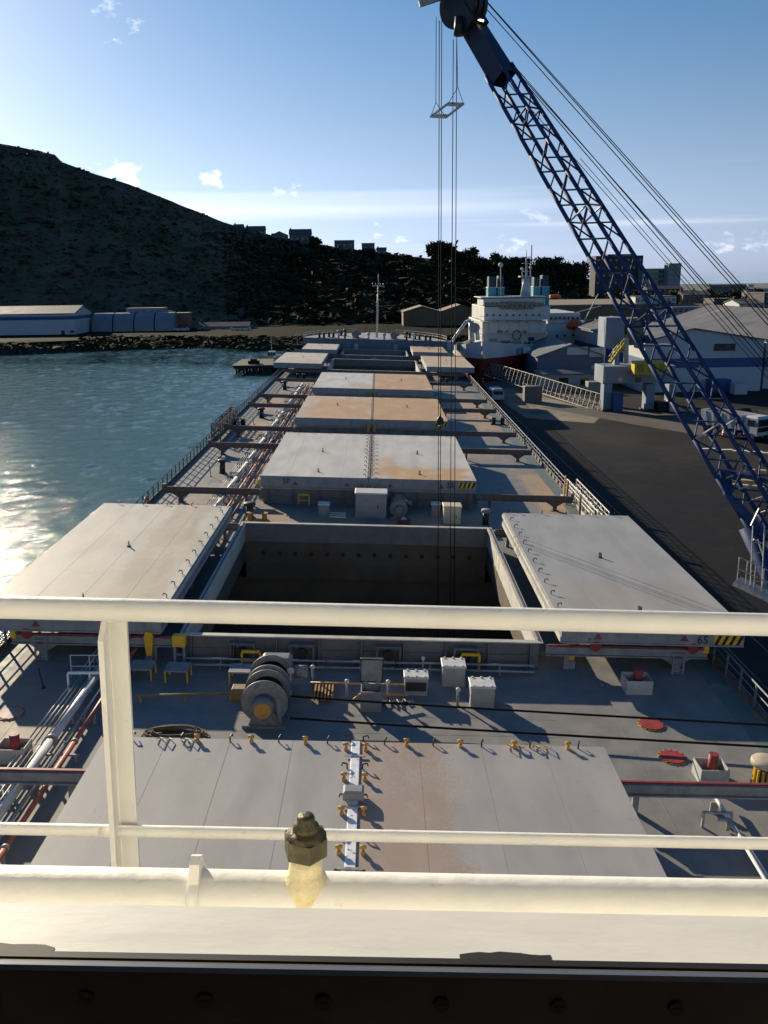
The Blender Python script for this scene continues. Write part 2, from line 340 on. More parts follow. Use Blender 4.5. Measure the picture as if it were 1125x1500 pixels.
# holds below the open hatches
for k in OPEN:
    y0, y1, w = HAT[k]; w -= .25; a = y0+.4; c = y1-.4; B = 3.2
    b = MB()
    b.add([(-w,a,-.02),(w,a,-.02),(w,a,-2.5),(-w,a,-2.5)], [(0,1,2,3)]); b.add([(-w,c,-.02),(w,c,-.02),(w,c,-2.5),(-w,c,-2.5)], [(3,2,1,0)])
    for s in (-1, 1):
        b.add([(s*w,a,-.02),(s*w,c,-.02),(s*w,c,-1.2),(s*w,a,-1.2)], [(0,1,2,3)])
        b.add([(s*w,a,-1.2),(s*w,c,-1.2),(s*14.5,c,-5),(s*14.5,a,-5)], [(0,1,2,3)])
        b.add([(s*14.5,a-B,-5),(s*14.5,c+B,-5),(s*14.5,c+B,-17),(s*14.5,a-B,-17)], [(0,1,2,3)])
    b.add([(-14.5,a-B,-2.5),(14.5,a-B,-2.5),(14.5,a-B,-17),(-14.5,a-B,-17)], [(0,1,2,3)]); b.add([(-14.5,c+B*.1,-2.5),(14.5,c+B*.1,-2.5),(14.5,c+B*.1,-17),(-14.5,c+B*.1,-17)], [(0,1,2,3)])
    b.add([(-14.5,a-B,-2.5),(14.5,a-B,-2.5),(14.5,c+B,-2.5),(-14.5,c+B,-2.5)], [])
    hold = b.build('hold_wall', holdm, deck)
    b = MB(); g = 14
    b2 = [(-14.5+29*i/g, a-B+(c-a+2*B)*j/g, -13.5+2.2*sin(i*.9+k)*cos(j*.7)-1.5*abs(i-g/2)/g+random.random()*.5) for j in range(g+1) for i in range(g+1)]
    b.add(b2, [(j*(g+1)+i, j*(g+1)+i+1, (j+1)*(g+1)+i+1, (j+1)*(g+1)+i) for j in range(g) for i in range(g)], True)
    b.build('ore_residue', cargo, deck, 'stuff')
    if k == 6:
        me = mesh_of(MB().cyl((0,0,0),(0,.03,0),.14,12), 'hole', black)
        for i in range(14): shared('drain_hole', me, deck, (-6.6+i*1.02, c-.02-.02, -.75))
        bb = MB().box(-7.5, 7.5, c-.06, c-.005, -1.62, -1.5); bb.build('stringer', holdm, deck)
        for i in range(7): MB().box(-6.9+i*2.3, -6.82+i*2.3, c-.1, c-.02, -2.5, -1.62).build('stiffener', holdm, deck)

# coamings
stay_me = mesh_of(MB().prism([(0,0),(-.55,0),(-.16,1.15),(0,1.15)], 'x', -.02, .02), 'stay', coam_out)
for k, (y0, y1, w) in HAT.items():
    lab = {7: 'coaming under the aftmost closed hatch', 6: 'cream coaming round the wide open hold behind the white bridge rail', 5: 'coaming under the white cover pair marked 5P and 5S', 4: 'coaming under the all tan dusted hatch covers',
           3: 'coaming under the half white half orange hatch covers', 2: 'coaming of the open hold before the forecastle, wider one', 1: 'narrow coaming of the open hold beside the forecastle bulkhead'}[k]
    t = thing('hatch_coaming', lab, 'hatch coaming', (0, y0, 0))
    a, c, w2, th = y0+.3, y1-.3, w-.15, .28
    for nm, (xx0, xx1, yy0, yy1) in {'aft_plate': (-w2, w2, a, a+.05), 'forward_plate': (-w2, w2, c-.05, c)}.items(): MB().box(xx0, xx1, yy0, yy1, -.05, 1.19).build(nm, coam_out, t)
    for s in (-1, 1):
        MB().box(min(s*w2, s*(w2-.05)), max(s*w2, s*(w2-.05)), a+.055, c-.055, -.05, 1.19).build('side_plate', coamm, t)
        MB().box(min(s*(w2+.16), s*(w2-.16)), max(s*(w2+.16), s*(w2-.16)), a-.15, c+.15, 1.195, 1.25).build('coaming_bar', coamm, t)
        MB().box(min(s*(w2-.04), s*(w2+.02)), max(s*(w2-.04), s*(w2+.02)), a+.1, c-.1, 1.253, 1.31).build('seal_bar', rustbeam, t)
    for yy in (a, c): MB().box(-w2+.165, w2-.165, yy-.15, yy+.15, 1.196, 1.249).build('coaming_bar', coamm, t)
    for i in range(9): shared('stay', stay_me, t, (-w2+.4+i*(2*w2-.8)/8, a-.003-y0, .03))
    b = MB(); b.box(-w2, w2, a-.09, a-.05, .55, .62); b.build('stiffener', coam_out, t)
    if k in (6, 5, 4):
        for s in (-1, 1):
            for i in range(8):
                o = shared('stay', stay_me, t, (s*(w2+.003), a+1.2+i*(c-a-2.4)/7-y0, .03), s*pi/2)
    if k == 6:
        for xx in (-5.2, -2.6, 1.2, 4.6):                   # access frames on the aft face
            b = MB(); b.box(xx-.55, xx-.47, a-.45, a-.2, .05, .95); b.box(xx+.47, xx+.55, a-.45, a-.2, .05, .95); b.box(xx-.55, xx+.55, a-.46, a-.19, .95, 1.02); b.build('roller_bracket', coam_out, t)
            MB().cyl((xx,a-.36,.55),(xx,a-.24,.55),.24,14).build('roller', blackp, t)

# trestles that carry the rolled out panels
def trestle(k, e, s):
    y0, y1, w = HAT[k]; y = y0+.25 if e == 'aft' else y1-.25
    lim = hb(y)-.9; near = k >= 6; m = greybeam if near else rustbeam
    side = 'starboard' if s > 0 else 'port'
    lab = {7: 'grey rail beam with red top by the aftmost hatch, %s side' % side, 6: 'rail beam at the %s end of the open hold near the winch, %s side' % (e, side)}.get(k, 'rusty rail beam at the %s end of the %s hatch, %s side' % (e, ORD[k], side))
    t = thing('panel_trestle', lab, 'rail beam', (s*14.0*min(1, lim/15.3), y, 0), 'panel rail beams beside the hatches')
    x0, x1 = s*(w+.05 if k not in OPEN else w+.15), s*lim; a, c = min(x0,x1), max(x0,x1); px = s*14.0*min(1, lim/15.3)
    b = MB(); b.box(a, c, y-.16, y+.16, 1.02, 1.08); b.box(a, c, y-.16, y+.16, .66, .71); b.box(a, c, y-.03, y+.03, .71, 1.02); b.build('beam', m, t)
    top = redpaint if k >= 6 else m
    MB().box(a+.1, c-.1, y-.05, y+.05, 1.081, 1.14).build('track', top, t)
    b = MB(); b.box(px-.16, px+.16, y-.14, y+.14, 0.0, .66); b.prism([(px-.16,.3),(px-.7,.655),(px-.16,.655)], 'y', y-.02, y+.02); b.prism([(px+.16,.3),(px+.16,.655),(px+.7,.655)], 'y', y-.02, y+.02); b.build('post', m, t)
    MB().box(px-.3, px+.3, y-.28, y+.28, .004, .03).build('foot_plate', m, t)
    b = MB(); e0 = s*(lim-.02); b.box(min(e0, e0-s*.22), max(e0, e0-s*.22), y-.19, y+.19, .95, 1.34); b.build('end_stop', yellow if k >= 6 else m, t)
    mid = s*(w+1.1); MB().box(mid-.1, mid+.1, y-.08, y+.08, 0.0, .66).build('inner_post', m, t)
    if k == 6 and e == 'aft':
        for xx in (s*10.3, s*14.6):
            MB().cyl((xx,y-.26,1.2),(xx,y-.18,1.2),.25,20).build('wheel', redpaint, t)
        b = MB(); lx = s*14.0
        for q in (-.24, .24): b.box(lx+q-.03, lx+q+.03, y-.36, y-.30, 0, 1.0)
        for z in (.2, .45, .7, .95): b.box(lx-.24, lx+.24, y-.35, y-.31, z-.02, z+.02)
        b.build('ladder', greybeam, t)
for k in HAT:
    for e in ('aft', 'fwd'):
        for s in (-1, 1):
            if k == 7 and e == 'aft': continue
            trestle(k, e, s)

# hatch covers
zone_of = {  # cover-local metres: x from the centreline edge outwards is applied with the side sign, y from the aft edge
 (7, 1): [(1.0, 9, 2.3, 16, .6), (.9, 5, 1.2, 7, .35)], (7, -1): [], (6, -1): [(2.2, 9, 1.3, 12, .55), (.9, 6, .5, 10, .4), (4.5, 3, 2, 4, .3)], (6, 1): [(5.6, 1.3, 1.0, .55, .75), (4, 3, 4, 3, .28)],
 (5, 1): [(4.6, 2.2, 4.4, 2.6, .95), (1.0, 5, 1.2, 3.5, .6)], (5, -1): [], (4, 1): [(4, 9, 7, 14, .95)], (4, -1): [(3.4, 8, 4.6, 10, .85)], (3, 1): [(4, 9, 7, 16, .92)], (3, -1): [(1.5, 3, 2.6, 3, .5)],
 (2, -1): [(2, 4, 6, 5, .6)], (2, 1): [(3, 12, 7, 12, .85)], (1, -1): [(3, 7, 6, 9, .3)], (1, 1): [(3, 7, 7, 12, .9)]}
cover_lab = {
 (7, -1): 'plain grey hatch cover half beside the lugged white seam', (7, 1): 'grey hatch cover half with a sandy strip beside the lugged white seam',
 (6, -1): 'pale hatch cover panel rolled out over the port rail', (6, 1): 'grey hatch cover panel rolled out to starboard, marked 6S',
 (5, -1): 'clean white hatch cover half marked 5P', (5, 1): 'white hatch cover half with tan dust band, marked 5S',
 (4, -1): 'tan dusted hatch cover half on the fourth hatch, port side', (4, 1): 'tan dusted hatch cover half under the crane hook ball',
 (3, -1): 'white hatch cover half next to an orange dusted half', (3, 1): 'orange dusted hatch cover half next to a white half',
 (2, -1): 'cream dusty panel rolled out to port on the second hatch', (2, 1): 'tan panel rolled out to starboard where the lattice jib starts',
 (1, -1): 'small pale panel rolled out to port beside the forecastle', (1, 1): 'small orange panel rolled out to starboard beside the forecastle'}
lug_me = mesh_of(MB().box(-.05,.05,-.07,.07,0,.10).box(-.03,.03,-.05,.05,.10,.2).cyl((-.09,0,.2),(.09,0,.2),.05,8), 'lug', ochre)
hook_me = mesh_of(MB().cyl((0,0,0),(0,0,.16),.025,6).cyl((0,0,.16),(.14,0,.2),.025,6).cyl((.14,0,.2),(.17,0,.1),.022,6), 'hook', blackp)
ring = MB().tube([(0,0,.02),(-.14,-.2,.08),(0,-.40,.14),(.14,-.2,.08),(0,0,.02)], .016, 6); ring_me = mesh_of(ring, 'ring', galv); ring_y = mesh_of(ring, 'ring', ochre)
pad_me = mesh_of(MB().cyl((0,0,0),(0,0,.05),.11,10).box(-.03,.03,-.1,.1,.05,.28), 'pad', blackp)
for (k, s), zs in zone_of.items():
    y0, y1, w = HAT[k]; L_ = y1-y0; x_in = OPEN.get(k, .012); W_ = w if k != 1 else 7.0; W_ = 8.05 if k in (6, 2) else W_-.012
    t = thing('hatch_cover', cover_lab[(k, s)], 'hatch cover', (s*x_in, y0, 1.3), 'side rolling hatch covers')
    OFF[t.name] = Vector((s*x_in, y0, 1.3))
    X = lambda d: s*(x_in+d)
    bm = MB(); bm.box(min(X(0), X(W_)), max(X(0), X(W_)), y0, y1, 1.32, 2.188); bm.build('body', cover_side, t)
    mm = mat('cover top %d%s' % (k, 'P' if s < 0 else 'S'), {7: (.34,.325,.315), 6: (.50,.47,.405) if s < 0 else (.355,.35,.34), 5: (.53,.515,.48), 4: (.50,.45,.38), 3: (.54,.525,.49), 2: (.52,.475,.41), 1: (.52,.485,.43)}[k], .58, spec=.25, var=.13, scale=.8,
             dirt=(.36,.34,.32) if k > 5 else (.5,.42,.34), damt=.10, dscale=.7, dedge=.3, bump=.4, bscale=1.1, speck=(.22, .18, .14, .5), stretch=(1, .35, 1), zones=[(s*cx, cy, rx, ry, st) for cx, cy, rx, ry, st in zs] or None, zcol={7: (.33,.215,.14), 6: (.38,.295,.195), 3: (.50,.27,.10), 1: (.52,.31,.14), 2: (.52,.37,.20)}.get(k, (.50,.285,.115)))
    n = 4 if k >= 5 else 1
    for i in range(n):
        xa, xb = X(W_*i/n+(.005 if i else 0)), X(W_*(i+1)/n-(.005 if i < n-1 else 0))
        b = MB(); b.bevbox(min(xa,xb)-.0, max(xa,xb), y0-.01, y1+.01, 2.186, ZT, .0015); b.build('top_plate', mm, t)
    # skirt ledge and stiffeners on the aft face
    b = MB(); b.box(min(X(.02),X(W_-.02)), max(X(.02),X(W_-.02)), y0-.06, y0-.003, 1.33, 1.40); b.build('lower_flange', cover_side, t)
    for i in range(6 if k > 3 else 0): xx = X(.7+i*(W_-1.4)/5); MB().box(xx-.03, xx+.03, y0-.035, y0-.003, 1.405, 2.15).build('stiffener', cover_side, t)
    if k in OPEN:
        b = MB(); e = X(0); b.box(min(e-s*.09, e-s*.003), max(e-s*.09, e-s*.003), y0+.02, y1-.02, 1.95, 2.13); b.build('seam_flange', coamm, t)
        b = MB(); b.box(min(e-s*.05, e-s*.003), max(e-s*.05, e-s*.003), y0+.02, y1-.02, 1.36, 1.62); b.build('seal_channel', coamm if s > 0 else cover_side, t)
    step = 1.66; nl = int(L_/step)
    if k >= 5:
        for i in range(nl+1): shared('edge_hook', hook_me, t, (s*.22, .5+i*step, ZT-1.3), 0 if s > 0 else pi)
        for i in range(5): shared('end_hook', hook_me, t, (s*(.9+i*1.55), L_-.14, ZT-1.3), 1.2)
        shared('lifting_pad', pad_me, t, (s*W_*.5, L_*.52, ZT-1.3), .4)
        shared('lifting_pad', pad_me, t, (s*W_*.48, L_*.09, ZT-1.3), .4)
    else:
        for i in range(4): shared('end_hook', hook_me, t, (s*(1+i*1.8), L_-.2, ZT-1.3), 1.2)
        shared('lifting_pad', pad_me, t, (s*W_*.5, L_*.55, ZT-1.3), .4)
    if k in (6, 5, 4) and s > 0:
        xa = X(W_-1.35); xb = X(W_-.12); h = MB(); zs_ = 1.42 if k == 6 else 1.62; h.box(xa, xb, y0-.043, y0-.038, zs_, zs_+.44); hz = h.build('hazard_panel', yellow, t)
        for i in range(4):
            q = xa+.02+i*.32; b = MB(); b.add([(q,y0-.048,zs_),(q+.15,y0-.048,zs_),(q+.33,y0-.048,zs_+.44),(q+.18,y0-.048,zs_+.44)], [(0,1,2,3)]); b.build('stripe', black, hz)
    if k == 6 and s > 0: text('6S', t, (W_-1.85, -.045, .17), .52, (pi/2,0,0), black)
    if k == 5: text('5S' if s > 0 else '5P', t, (s*(W_-1.9), -.045, .34), .55, (pi/2,0,0), black)
    if k in (5, 6):
        for xx in (X(1.6), X(5.4)): b = MB(); b.prism([(xx-.2,1.55),(xx+.2,1.55),(xx,1.85)], 'y', y0-.043, y0-.038); b.build('arrow_mark', mat('faded oxide', (.20,.06,.055), .7, var=.3), t)
    if k == 7:
        # lugs that straddle the seam, front edge lugs and pulled up rings
        for i in range(11): shared('seam_lug', lug_me, t, (s*.30, 1.0+i*1.72, ZT-1.3))
        for i in range(3 if s < 0 else 4): shared('front_lug', lug_me, t, (s*(1.6+1.72*i), L_-.16, ZT-1.3))
        for i, xx in enumerate(((5.15, 5.45, 5.95, 6.25) if s < 0 else (4.9, 5.2, 5.75, 6.05))): shared('lashing_ring', ring_me if s < 0 else ring_y, t, (s*xx, L_-.02, ZT-1.3), .15*(i%2))
seam = thing('cover_seam', 'white painted centre seam strip with black marks between cover halves', 'seam strip', (0, 6.8, ZT))
sm_white = mat('seam white', (.72, .74, .78), .5, var=.1, scale=4, dirt=(.02, .02, .025), damt=.02, dscale=5.5, dedge=.015)
MB().bevbox(-.14, .14, 6.8, 25.38, ZT+.006, ZT+.05, .015).build('strip', sm_white, seam)
for i in range(7): MB().box(-.32, .32, 8.2+i*2.7, 8.3+i*2.7, ZT+.052, ZT+.075).build('cleat_bar', galv, seam)
MB().bevbox(-.3, .3, 22.0, 22.45, ZT+.08, ZT+.34, .06).build('clamp', greybeam, seam)
for k in (5, 4, 3):
    t = thing('cover_seam', {5: 'hooked centre seam between the covers marked 5P and 5S', 4: 'centre seam between the tan dusted cover halves', 3: 'centre seam between the white and the orange cover halves'}[k], 'seam strip', (0, HAT[k][0], ZT))
    MB().box(-.1, .1, HAT[k][0]+.05, HAT[k][1]-.05, ZT+.006, ZT+.04).build('strip', rustbeam, t)
    if k == 5:
        for i in range(11): shared('hook', hook_me, t, (.1, .8+i*1.68, .04))
    for s in (-1, 1): MB().bevbox(s*.32-.12, s*.32+.12, HAT[k][0]-.3, HAT[k][0]-.1, .9, 1.75, .05).build('end_clamp', ochre, t)
# ================================================================ deck outfit
# bulwark railings along both sides
post_me = mesh_of(MB().box(-.04,.04,-.045,.045,0,1.12), 'post', railm)
for s in (-1, 1):
    y0, y1 = 22.0, 197.0
    t = thing('side_railing', 'long blue grey railing along the water side deck edge' if s < 0 else 'long blue grey railing along the quay side deck edge', 'railing', (s*16.05, y0, 0))
    n = int((y1-y0)/1.5); pts = []
    for i in range(n+1):
        y = y0+i*1.5; x = s*(hb(y)-.2); pts.append((x, y))
        if s > 0 and 62 < y < 67.5: continue
        shared('post', post_me, t, (x-s*16.05, y-y0, .004))
    for z, r in ((1.12, .042), (.78, .028), (.44, .028)):
        b = MB(); b.tube([(x, y, z) for x, y in pts[::6]+[pts[-1]]], r, 6); b.build('rail', railm, t)
lb = thing('lifebuoy', 'red and white lifebuoy hung on the water side railing', 'lifebuoy', tuple(dk(198, 733, .7)))
lp = Vector((-15.95, dk(198, 733, .7).y, .62))
OFF[lb.name] = lp; lb.location = lp
b = MB(); q = [lp+Vector((.06, .32*cos(a), .32*sin(a))) for a in [i*pi/8 for i in range(17)]]; b.tube(q, .06, 8); b.build('ring', redpaint, lb)
b = MB()
for a in (0, pi/2, pi, 3*pi/2): c = lp+Vector((.06, .32*cos(a), .32*sin(a))); b.ball(c, .075, 8, 6)
b.build('band', whitep, lb)

# long pipes on the port side deck with supports, and a pair to starboard
def run(name, label, x, z, r, ya, yb, m, sup=4.2, group=None):
    t = thing(name, label, 'pipe', (x, ya, z), group)
    y = ya; seg = 6.0
    while y < yb-.1:
        e = min(yb, y+seg); MB().cyl((x,y,z),(x,e,z),r,10).build('pipe_length', m, t)
        if e < yb: MB().cyl((x,e-.05,z),(x,e+.05,z),r*1.45,10).build('flange', pipe_g, t)
        y = e
    y = ya+1
    while y < yb: MB().box(x-.05, x+.05, y-.04, y+.04, .0, z-r).build('support', pipe_g, t); y += sup
PX = [dk(90, 1063, .5).x, dk(122, 1062, .5).x, dk(75, 1063, .35).x]
run('ballast_pipe', 'thick pale grey pipe along the port deck', dk(95, 1058, .5).x, .55, .15, 4, 136, pipe_w)
run('fire_main', 'red pipe along the port deck inside the thick pale pipe', dk(128, 1058, .5).x, .5, .085, 4, 136, pipe_r)
for i, xx in enumerate((60, 67, 74, 82)): run('hydraulic_line', 'thin hydraulic line outside the thick pale pipe', dk(xx, 1060, .35).x, .36, .028, 4, 136, pipe_w if i%2 else pipe_g, 5.1, 'hydraulic lines on the port deck')
run('cable_tray', 'grey cable pipe between the pale and red pipes', dk(112, 1060, .45).x, .42, .05, 4, 136, pipe_g)
run('drain_pipe', 'rusty pipe beside the red pipe, next to the hatches', dk(128, 1058, .5).x+.6, .4, .06, 40, 136, mat('pipe rust', (.22,.10,.06), .7, var=.4))
# rungs/supports across the pipes read as a rack
for i, y in enumerate([8+k*6.5 for k in range(20)]):
    xa = dk(55, 1060, .35).x; xb = dk(128, 1058, .5).x+.3
    t = thing('pipe_rack', 'low steel rack across the port deck pipes', 'pipe rack', ((xa+xb)/2, y, 0), 'racks under the port pipes')
    MB().box(xa, xb, y-.03, y+.03, .22, .30).build('crossbar', pipe_g, t)
    for q in (xa+.1, xb-.1): MB().box(q-.04, q+.04, y-.04, y+.04, 0, .22).build('leg', pipe_g, t)
sp = [dk(1037, 1150, .45), dk(1118, 1290, .45)]
t = thing('sounding_pipe_run', 'pale pipe slanting over the starboard deck beside the red topped beam', 'pipe', (sp[0].x, sp[0].y, 0))
a = dk(1037, 1150, .45); m_ = dk(1068, 1200, .45); e = dk(1125, 1296, .45); e = m_+(e-m_)*1.8
MB().cyl(a, m_, .075, 10).build('pipe_length', pipe_w, t); MB().cyl(m_, e, .06, 10).build('pipe_length', pipe_w, t)
b = MB(); b.cyl(m_-Vector((0,0,.4)), m_, .05, 8); b.box(m_.x-.35, m_.x+.05, m_.y-.05, m_.y+.05, .4, .47); b.build('support', pipe_g, t)
b = MB(); q = a+(m_-a)*.45; b.box(q.x-.2, q.x+.05, q.y-.04, q.y+.04, 0, .37); b.build('support', pipe_g, t)
t = thing('vent_pipe_run', 'second pale pipe lying parallel on the starboard deck', 'pipe', tuple(dk(1060, 1210)))
a = dk(1056, 1204, .3); e = a+(dk(1110, 1290, .3)-a)*1.8; MB().cyl(a+Vector((.35,0,0)), e+Vector((.35,0,0)), .055, 10).build('pipe_length', pipe_w, t)
b = MB(); q = a+Vector((.35,.15,0)); b.box(q.x-.06, q.x+.06, q.y-.06, q.y+.06, 0, .5); b.box(q.x-.9, q.x+.06, q.y-.04, q.y+.04, .5, .56); b.box(q.x-.9, q.x-.82, q.y-.04, q.y+.04, 0, .5); b.build('bracket', pipe_g, t)

# mooring winch
def winch(loc, label, s=1.0, rust=True):
    x, y, _ = loc
    t = thing('mooring_winch', label, 'winch', (x, y, 0)); ax = 1.12*s
    Y = lambda d: y+d*s
    MB().cyl((x,Y(0),ax),(x,Y(.55),ax),.40*s,20,.50*s).build('warping_end', winchm, t)
    MB().cyl((x,Y(-.035),ax),(x,Y(-.003),ax),.36*s,20).build('end_cap', ochre if rust else winchm, t)
    MB().cyl((x,Y(.55),ax),(x,Y(4.3),ax),.22*s,14).build('shaft', winchm, t)
    for d in (.75, 1.85, 2.35, 3.45): b = MB(); b.cyl((x,Y(d),ax),(x,Y(d+.07),ax),1.02*s,32); b.cyl((x,Y(d-.03),ax),(x,Y(d+.1),ax),.62*s,20); b.build('flange', winchm, t)
    for d in (.83, 2.43):
        b = MB()
        for i in range(8): b.cyl((x,Y(d+.02+i*.125),ax),(x,Y(d+.12+i*.125),ax),(.72+.02*(i%2))*s,22)
        b.build('wire_drum', wirem, t)
    for d in (.62, 2.1, 3.7): b = MB(); b.prism([(x-.75*s,.0),(x+.75*s,.0),(x+.3*s,ax),(x-.3*s,ax)], 'y', Y(d)-.05, Y(d)+.05); b.build('bearing_stand', winchm, t)
    b = MB(); b.bevbox(x-.55*s, x+.85*s, Y(3.85), Y(4.75), .1, 1.75*s, .12); b.build('gearbox', winchm, t)
    MB().cyl((x+.9*s,Y(4.2),1.0*s),(x+1.6*s,Y(4.2),1.0*s),.3*s,14).build('motor', greybeam, t)
    MB().box(x-.95*s, x+1.0*s, Y(.45), Y(4.8), .004, .12).build('bed', winchm, t)
    MB().box(x+.55*s, x+.75*s, Y(.7), Y(.8), .12, 1.35*s).build('brake_arm', greybeam, t)
    b = MB(); b.cyl((x+.9*s,Y(3.2),.12),(x+.9*s,Y(3.2),1.5*s),.03,6); b.cyl((x+.9*s,Y(3.17),1.5*s),(x+.9*s,Y(3.23),1.5*s),.16*s,12); b.build('brake_wheel', whitep, t)
    return t
w0 = dk(385, 1074)
winch((w0.x, w0.y-.1, 0), 'big grey mooring winch with rusty yellow end cap behind the aftmost hatch', .87)
wp = dk(584, 762); winch((wp.x, wp.y, 0), 'dark mooring winch beside the tall white locker', .62, False)
wp = dk(385, 760)
# mooring wires led across the deck
def wire(name, label, pts, r=.045):
    t = thing(name, label, 'wire', tuple(pts[0])); b = MB(); b.tube(pts, r, 6); b.build('strand', wirem, t)
z = .75
wire('mooring_wire', 'black mooring wire crossing the deck behind the vent boxes', [dk(425, 1020, z), dk(640, 1034, z-.1), dk(860, 1047, z-.05), dk(1125, 1062, z), dk(1240, 1069, z)])
wire('mooring_wire', 'black mooring wire crossing the deck just ahead of the aftmost hatch', [dk(425, 1052, z), dk(640, 1066, z-.1), dk(860, 1079, z-.05), dk(1125, 1094, z), dk(1240, 1101, z)])

# open access hatch with its lid up
p = dk(543, 1050); t = thing('access_hatch', 'small access hatch with its dark lid standing open', 'hatch', (p.x, p.y+.4, 0))
x, y = p.x, p.y+.4
b = MB(); b.box(x-.42, x+.42, y, y+.05, 0, .85); b.box(x-.42, x+.42, y+.75, y+.8, 0, .85); b.box(x-.42, x-.37, y+.05, y+.75, 0, .85); b.box(x+.37, x+.42, y+.05, y+.75, 0, .85); b.build('trunk', greybeam, t)
b = MB(); b.bevbox(x-.46, x+.46, y+.84, y+.92, .86, 1.92, .03); b.build('lid', greybeam, t)
b = MB()
for q in ((x-.46, x-.42), (x+.42, x+.46)): b.box(q[0], q[1], y+.815, y+.838, .88, 1.88)
b.box(x-.42, x+.42, y+.815, y+.838, 1.84, 1.88); b.box(x-.42, x+.42, y+.815, y+.838, .88, .92); b.build('gasket', black, t)
for q in (-.25, .25): MB().cyl((x+q-.08,y+.82,.87),(x+q+.08,y+.82,.87),.05,8).build('hinge', galv, t)

# vent boxes
def vent(u, v, label, w=.95, d=.8, h=.85):
    p = dk(u, v); x, y = p.x, p.y; t = thing('vent_box', label, 'vent', (x, y, 0), 'vent boxes on the cross deck')
    MB().box(x-w/2, x+w/2, y, y+d, 0, h).build('casing', mat('vent grey', (.36,.36,.34), .55, var=.15, dirt=RUST, damt=-.06, dscale=2), t)
    MB().bevbox(x-w/2-.04, x+w/2+.04, y-.04, y+d+.04, h+.003, h+.10, .02).build('lid', whitep, t)
    for i in range(3):
        for yy in (y-.03, y+d-.05): q = x-w/2+.12+i*(w-.24)/2; MB().box(q-.035, q+.035, yy, yy+.08, h+.103, h+.15).build('dog', whitep, t)
vent(609, 1019, 'vent box with dark louvre beside the open access hatch', .95, .6, .75); vent(664, 1006, 'pale vent box closest to the open hold coaming', .95); vent(706, 1037, 'pale vent box between the two mooring wires')
p = dk(609, 1019); MB().box(p.x-.42, p.x+.42, p.y-.02, p.y-.004, .2, .6).build('louvre', blackp, bpy.data.objects['vent_box'])
OFFV = bpy.data.objects['vent_box']
# sounding posts
def spost(u, v, h, label):
    p = dk(u, v); t = thing('sounding_post', label, 'post', tuple(p)); MB().cyl(p, p+Vector((0,0,h)), .05, 8).build('pipe', pipe_g, t); MB().lathe(p+Vector((0,0,h)), [(.07,0),(.09,.03),(.09,.12),(.03,.16)], 10).build('cap', whitep, t)
spost(508, 1025, .75, 'short post with white cap between winch and access hatch'); spost(568, 1024, .7, 'short post with white cap beside the open lid'); spost(670, 1033, .62, 'short post standing in front of two vent boxes'); spost(458, 1005, .8, 'short post with flat white cap behind the winch'); spost(619, 985, .6, 'short post at the coaming above the vent boxes')
# orange hydraulic pipes
t = thing('hydraulic_pipe', 'orange hydraulic pipe behind the open access hatch', 'pipe', tuple(dk(470, 1003)))
b = MB(); b.tube([dk(455, 1000, .35), dk(540, 1002, .35), dk(600, 1003, .35)], .045, 8); b.build('pipe_length', orangep, t)
t = thing('hydraulic_pipe', 'bent orange pipe stub at the access hatch trunk', 'pipe', tuple(dk(517, 1030)))
b = MB(); b.tube([dk(516, 1027, .0), dk(516, 1027, .5), dk(527, 1017, .5), dk(598, 1018, .35)], .05, 8); b.build('pipe_length', orangep, t)
t = thing('deck_ladder', 'short yellow rung grating beside the winch gearbox', 'grating', tuple(dk(475, 1030)))
for i in range(6):
    p = dk(462+i*5, 1020); MB().box(p.x-.03, p.x+.03, p.y-.6, p.y+.6, .1, .35).build('rung', ochre, t)
# hose clutter by access hatch
t = thing('hose_coil', 'black hose lying loose beside the open access hatch', 'hose', tuple(dk(575, 1030)))
b = MB(); b.tube([dk(560+i*3.2, 1028+4*sin(i*1.7), .05+.04*(i%3)) for i in range(14)], .03, 6); b.build('hose', black, t)
for zz, yy, lb_ in ((.42, .75, 'upper'), (.22, .95, 'lower')):
    t = thing('coaming_pipe', '%s thin pipe along the aft side of the open hold coaming' % lb_, 'pipe', (0, 36.1-yy, zz))
    for i in range(5): MB().cyl((-7.6+i*3.04,36.1-yy,zz),(-4.6+i*3.04,36.1-yy,zz),.05,8).build('pipe_length', pipe_g, t); MB().box(-6.1+i*3.04-.03, -6.1+i*3.04+.03, 36.07-yy, 36.13-yy, 0, zz-.05).build('support', pipe_g, t)
# rope coil
p = dk(256, 1084); t = thing('rope_coil', 'brown rope coil lying ahead of the aftmost hatch', 'rope', tuple(p)); p = Vector((p.x, p.y+.1, 0))
for j in range(6):
    b = MB(); rr = 1.0-.1*(j%3)-.03*j; off = Vector((random.uniform(-.1,.1), random.uniform(-.05,.05), .05+.055*j))
    b.tube([p+off+Vector((1.25*rr*cos(a), .55*rr*sin(a), .02*sin(3*a+j))) for a in [i*2*pi/22 for i in range(23)]], .045, 6); b.build('loop', ropem, t)

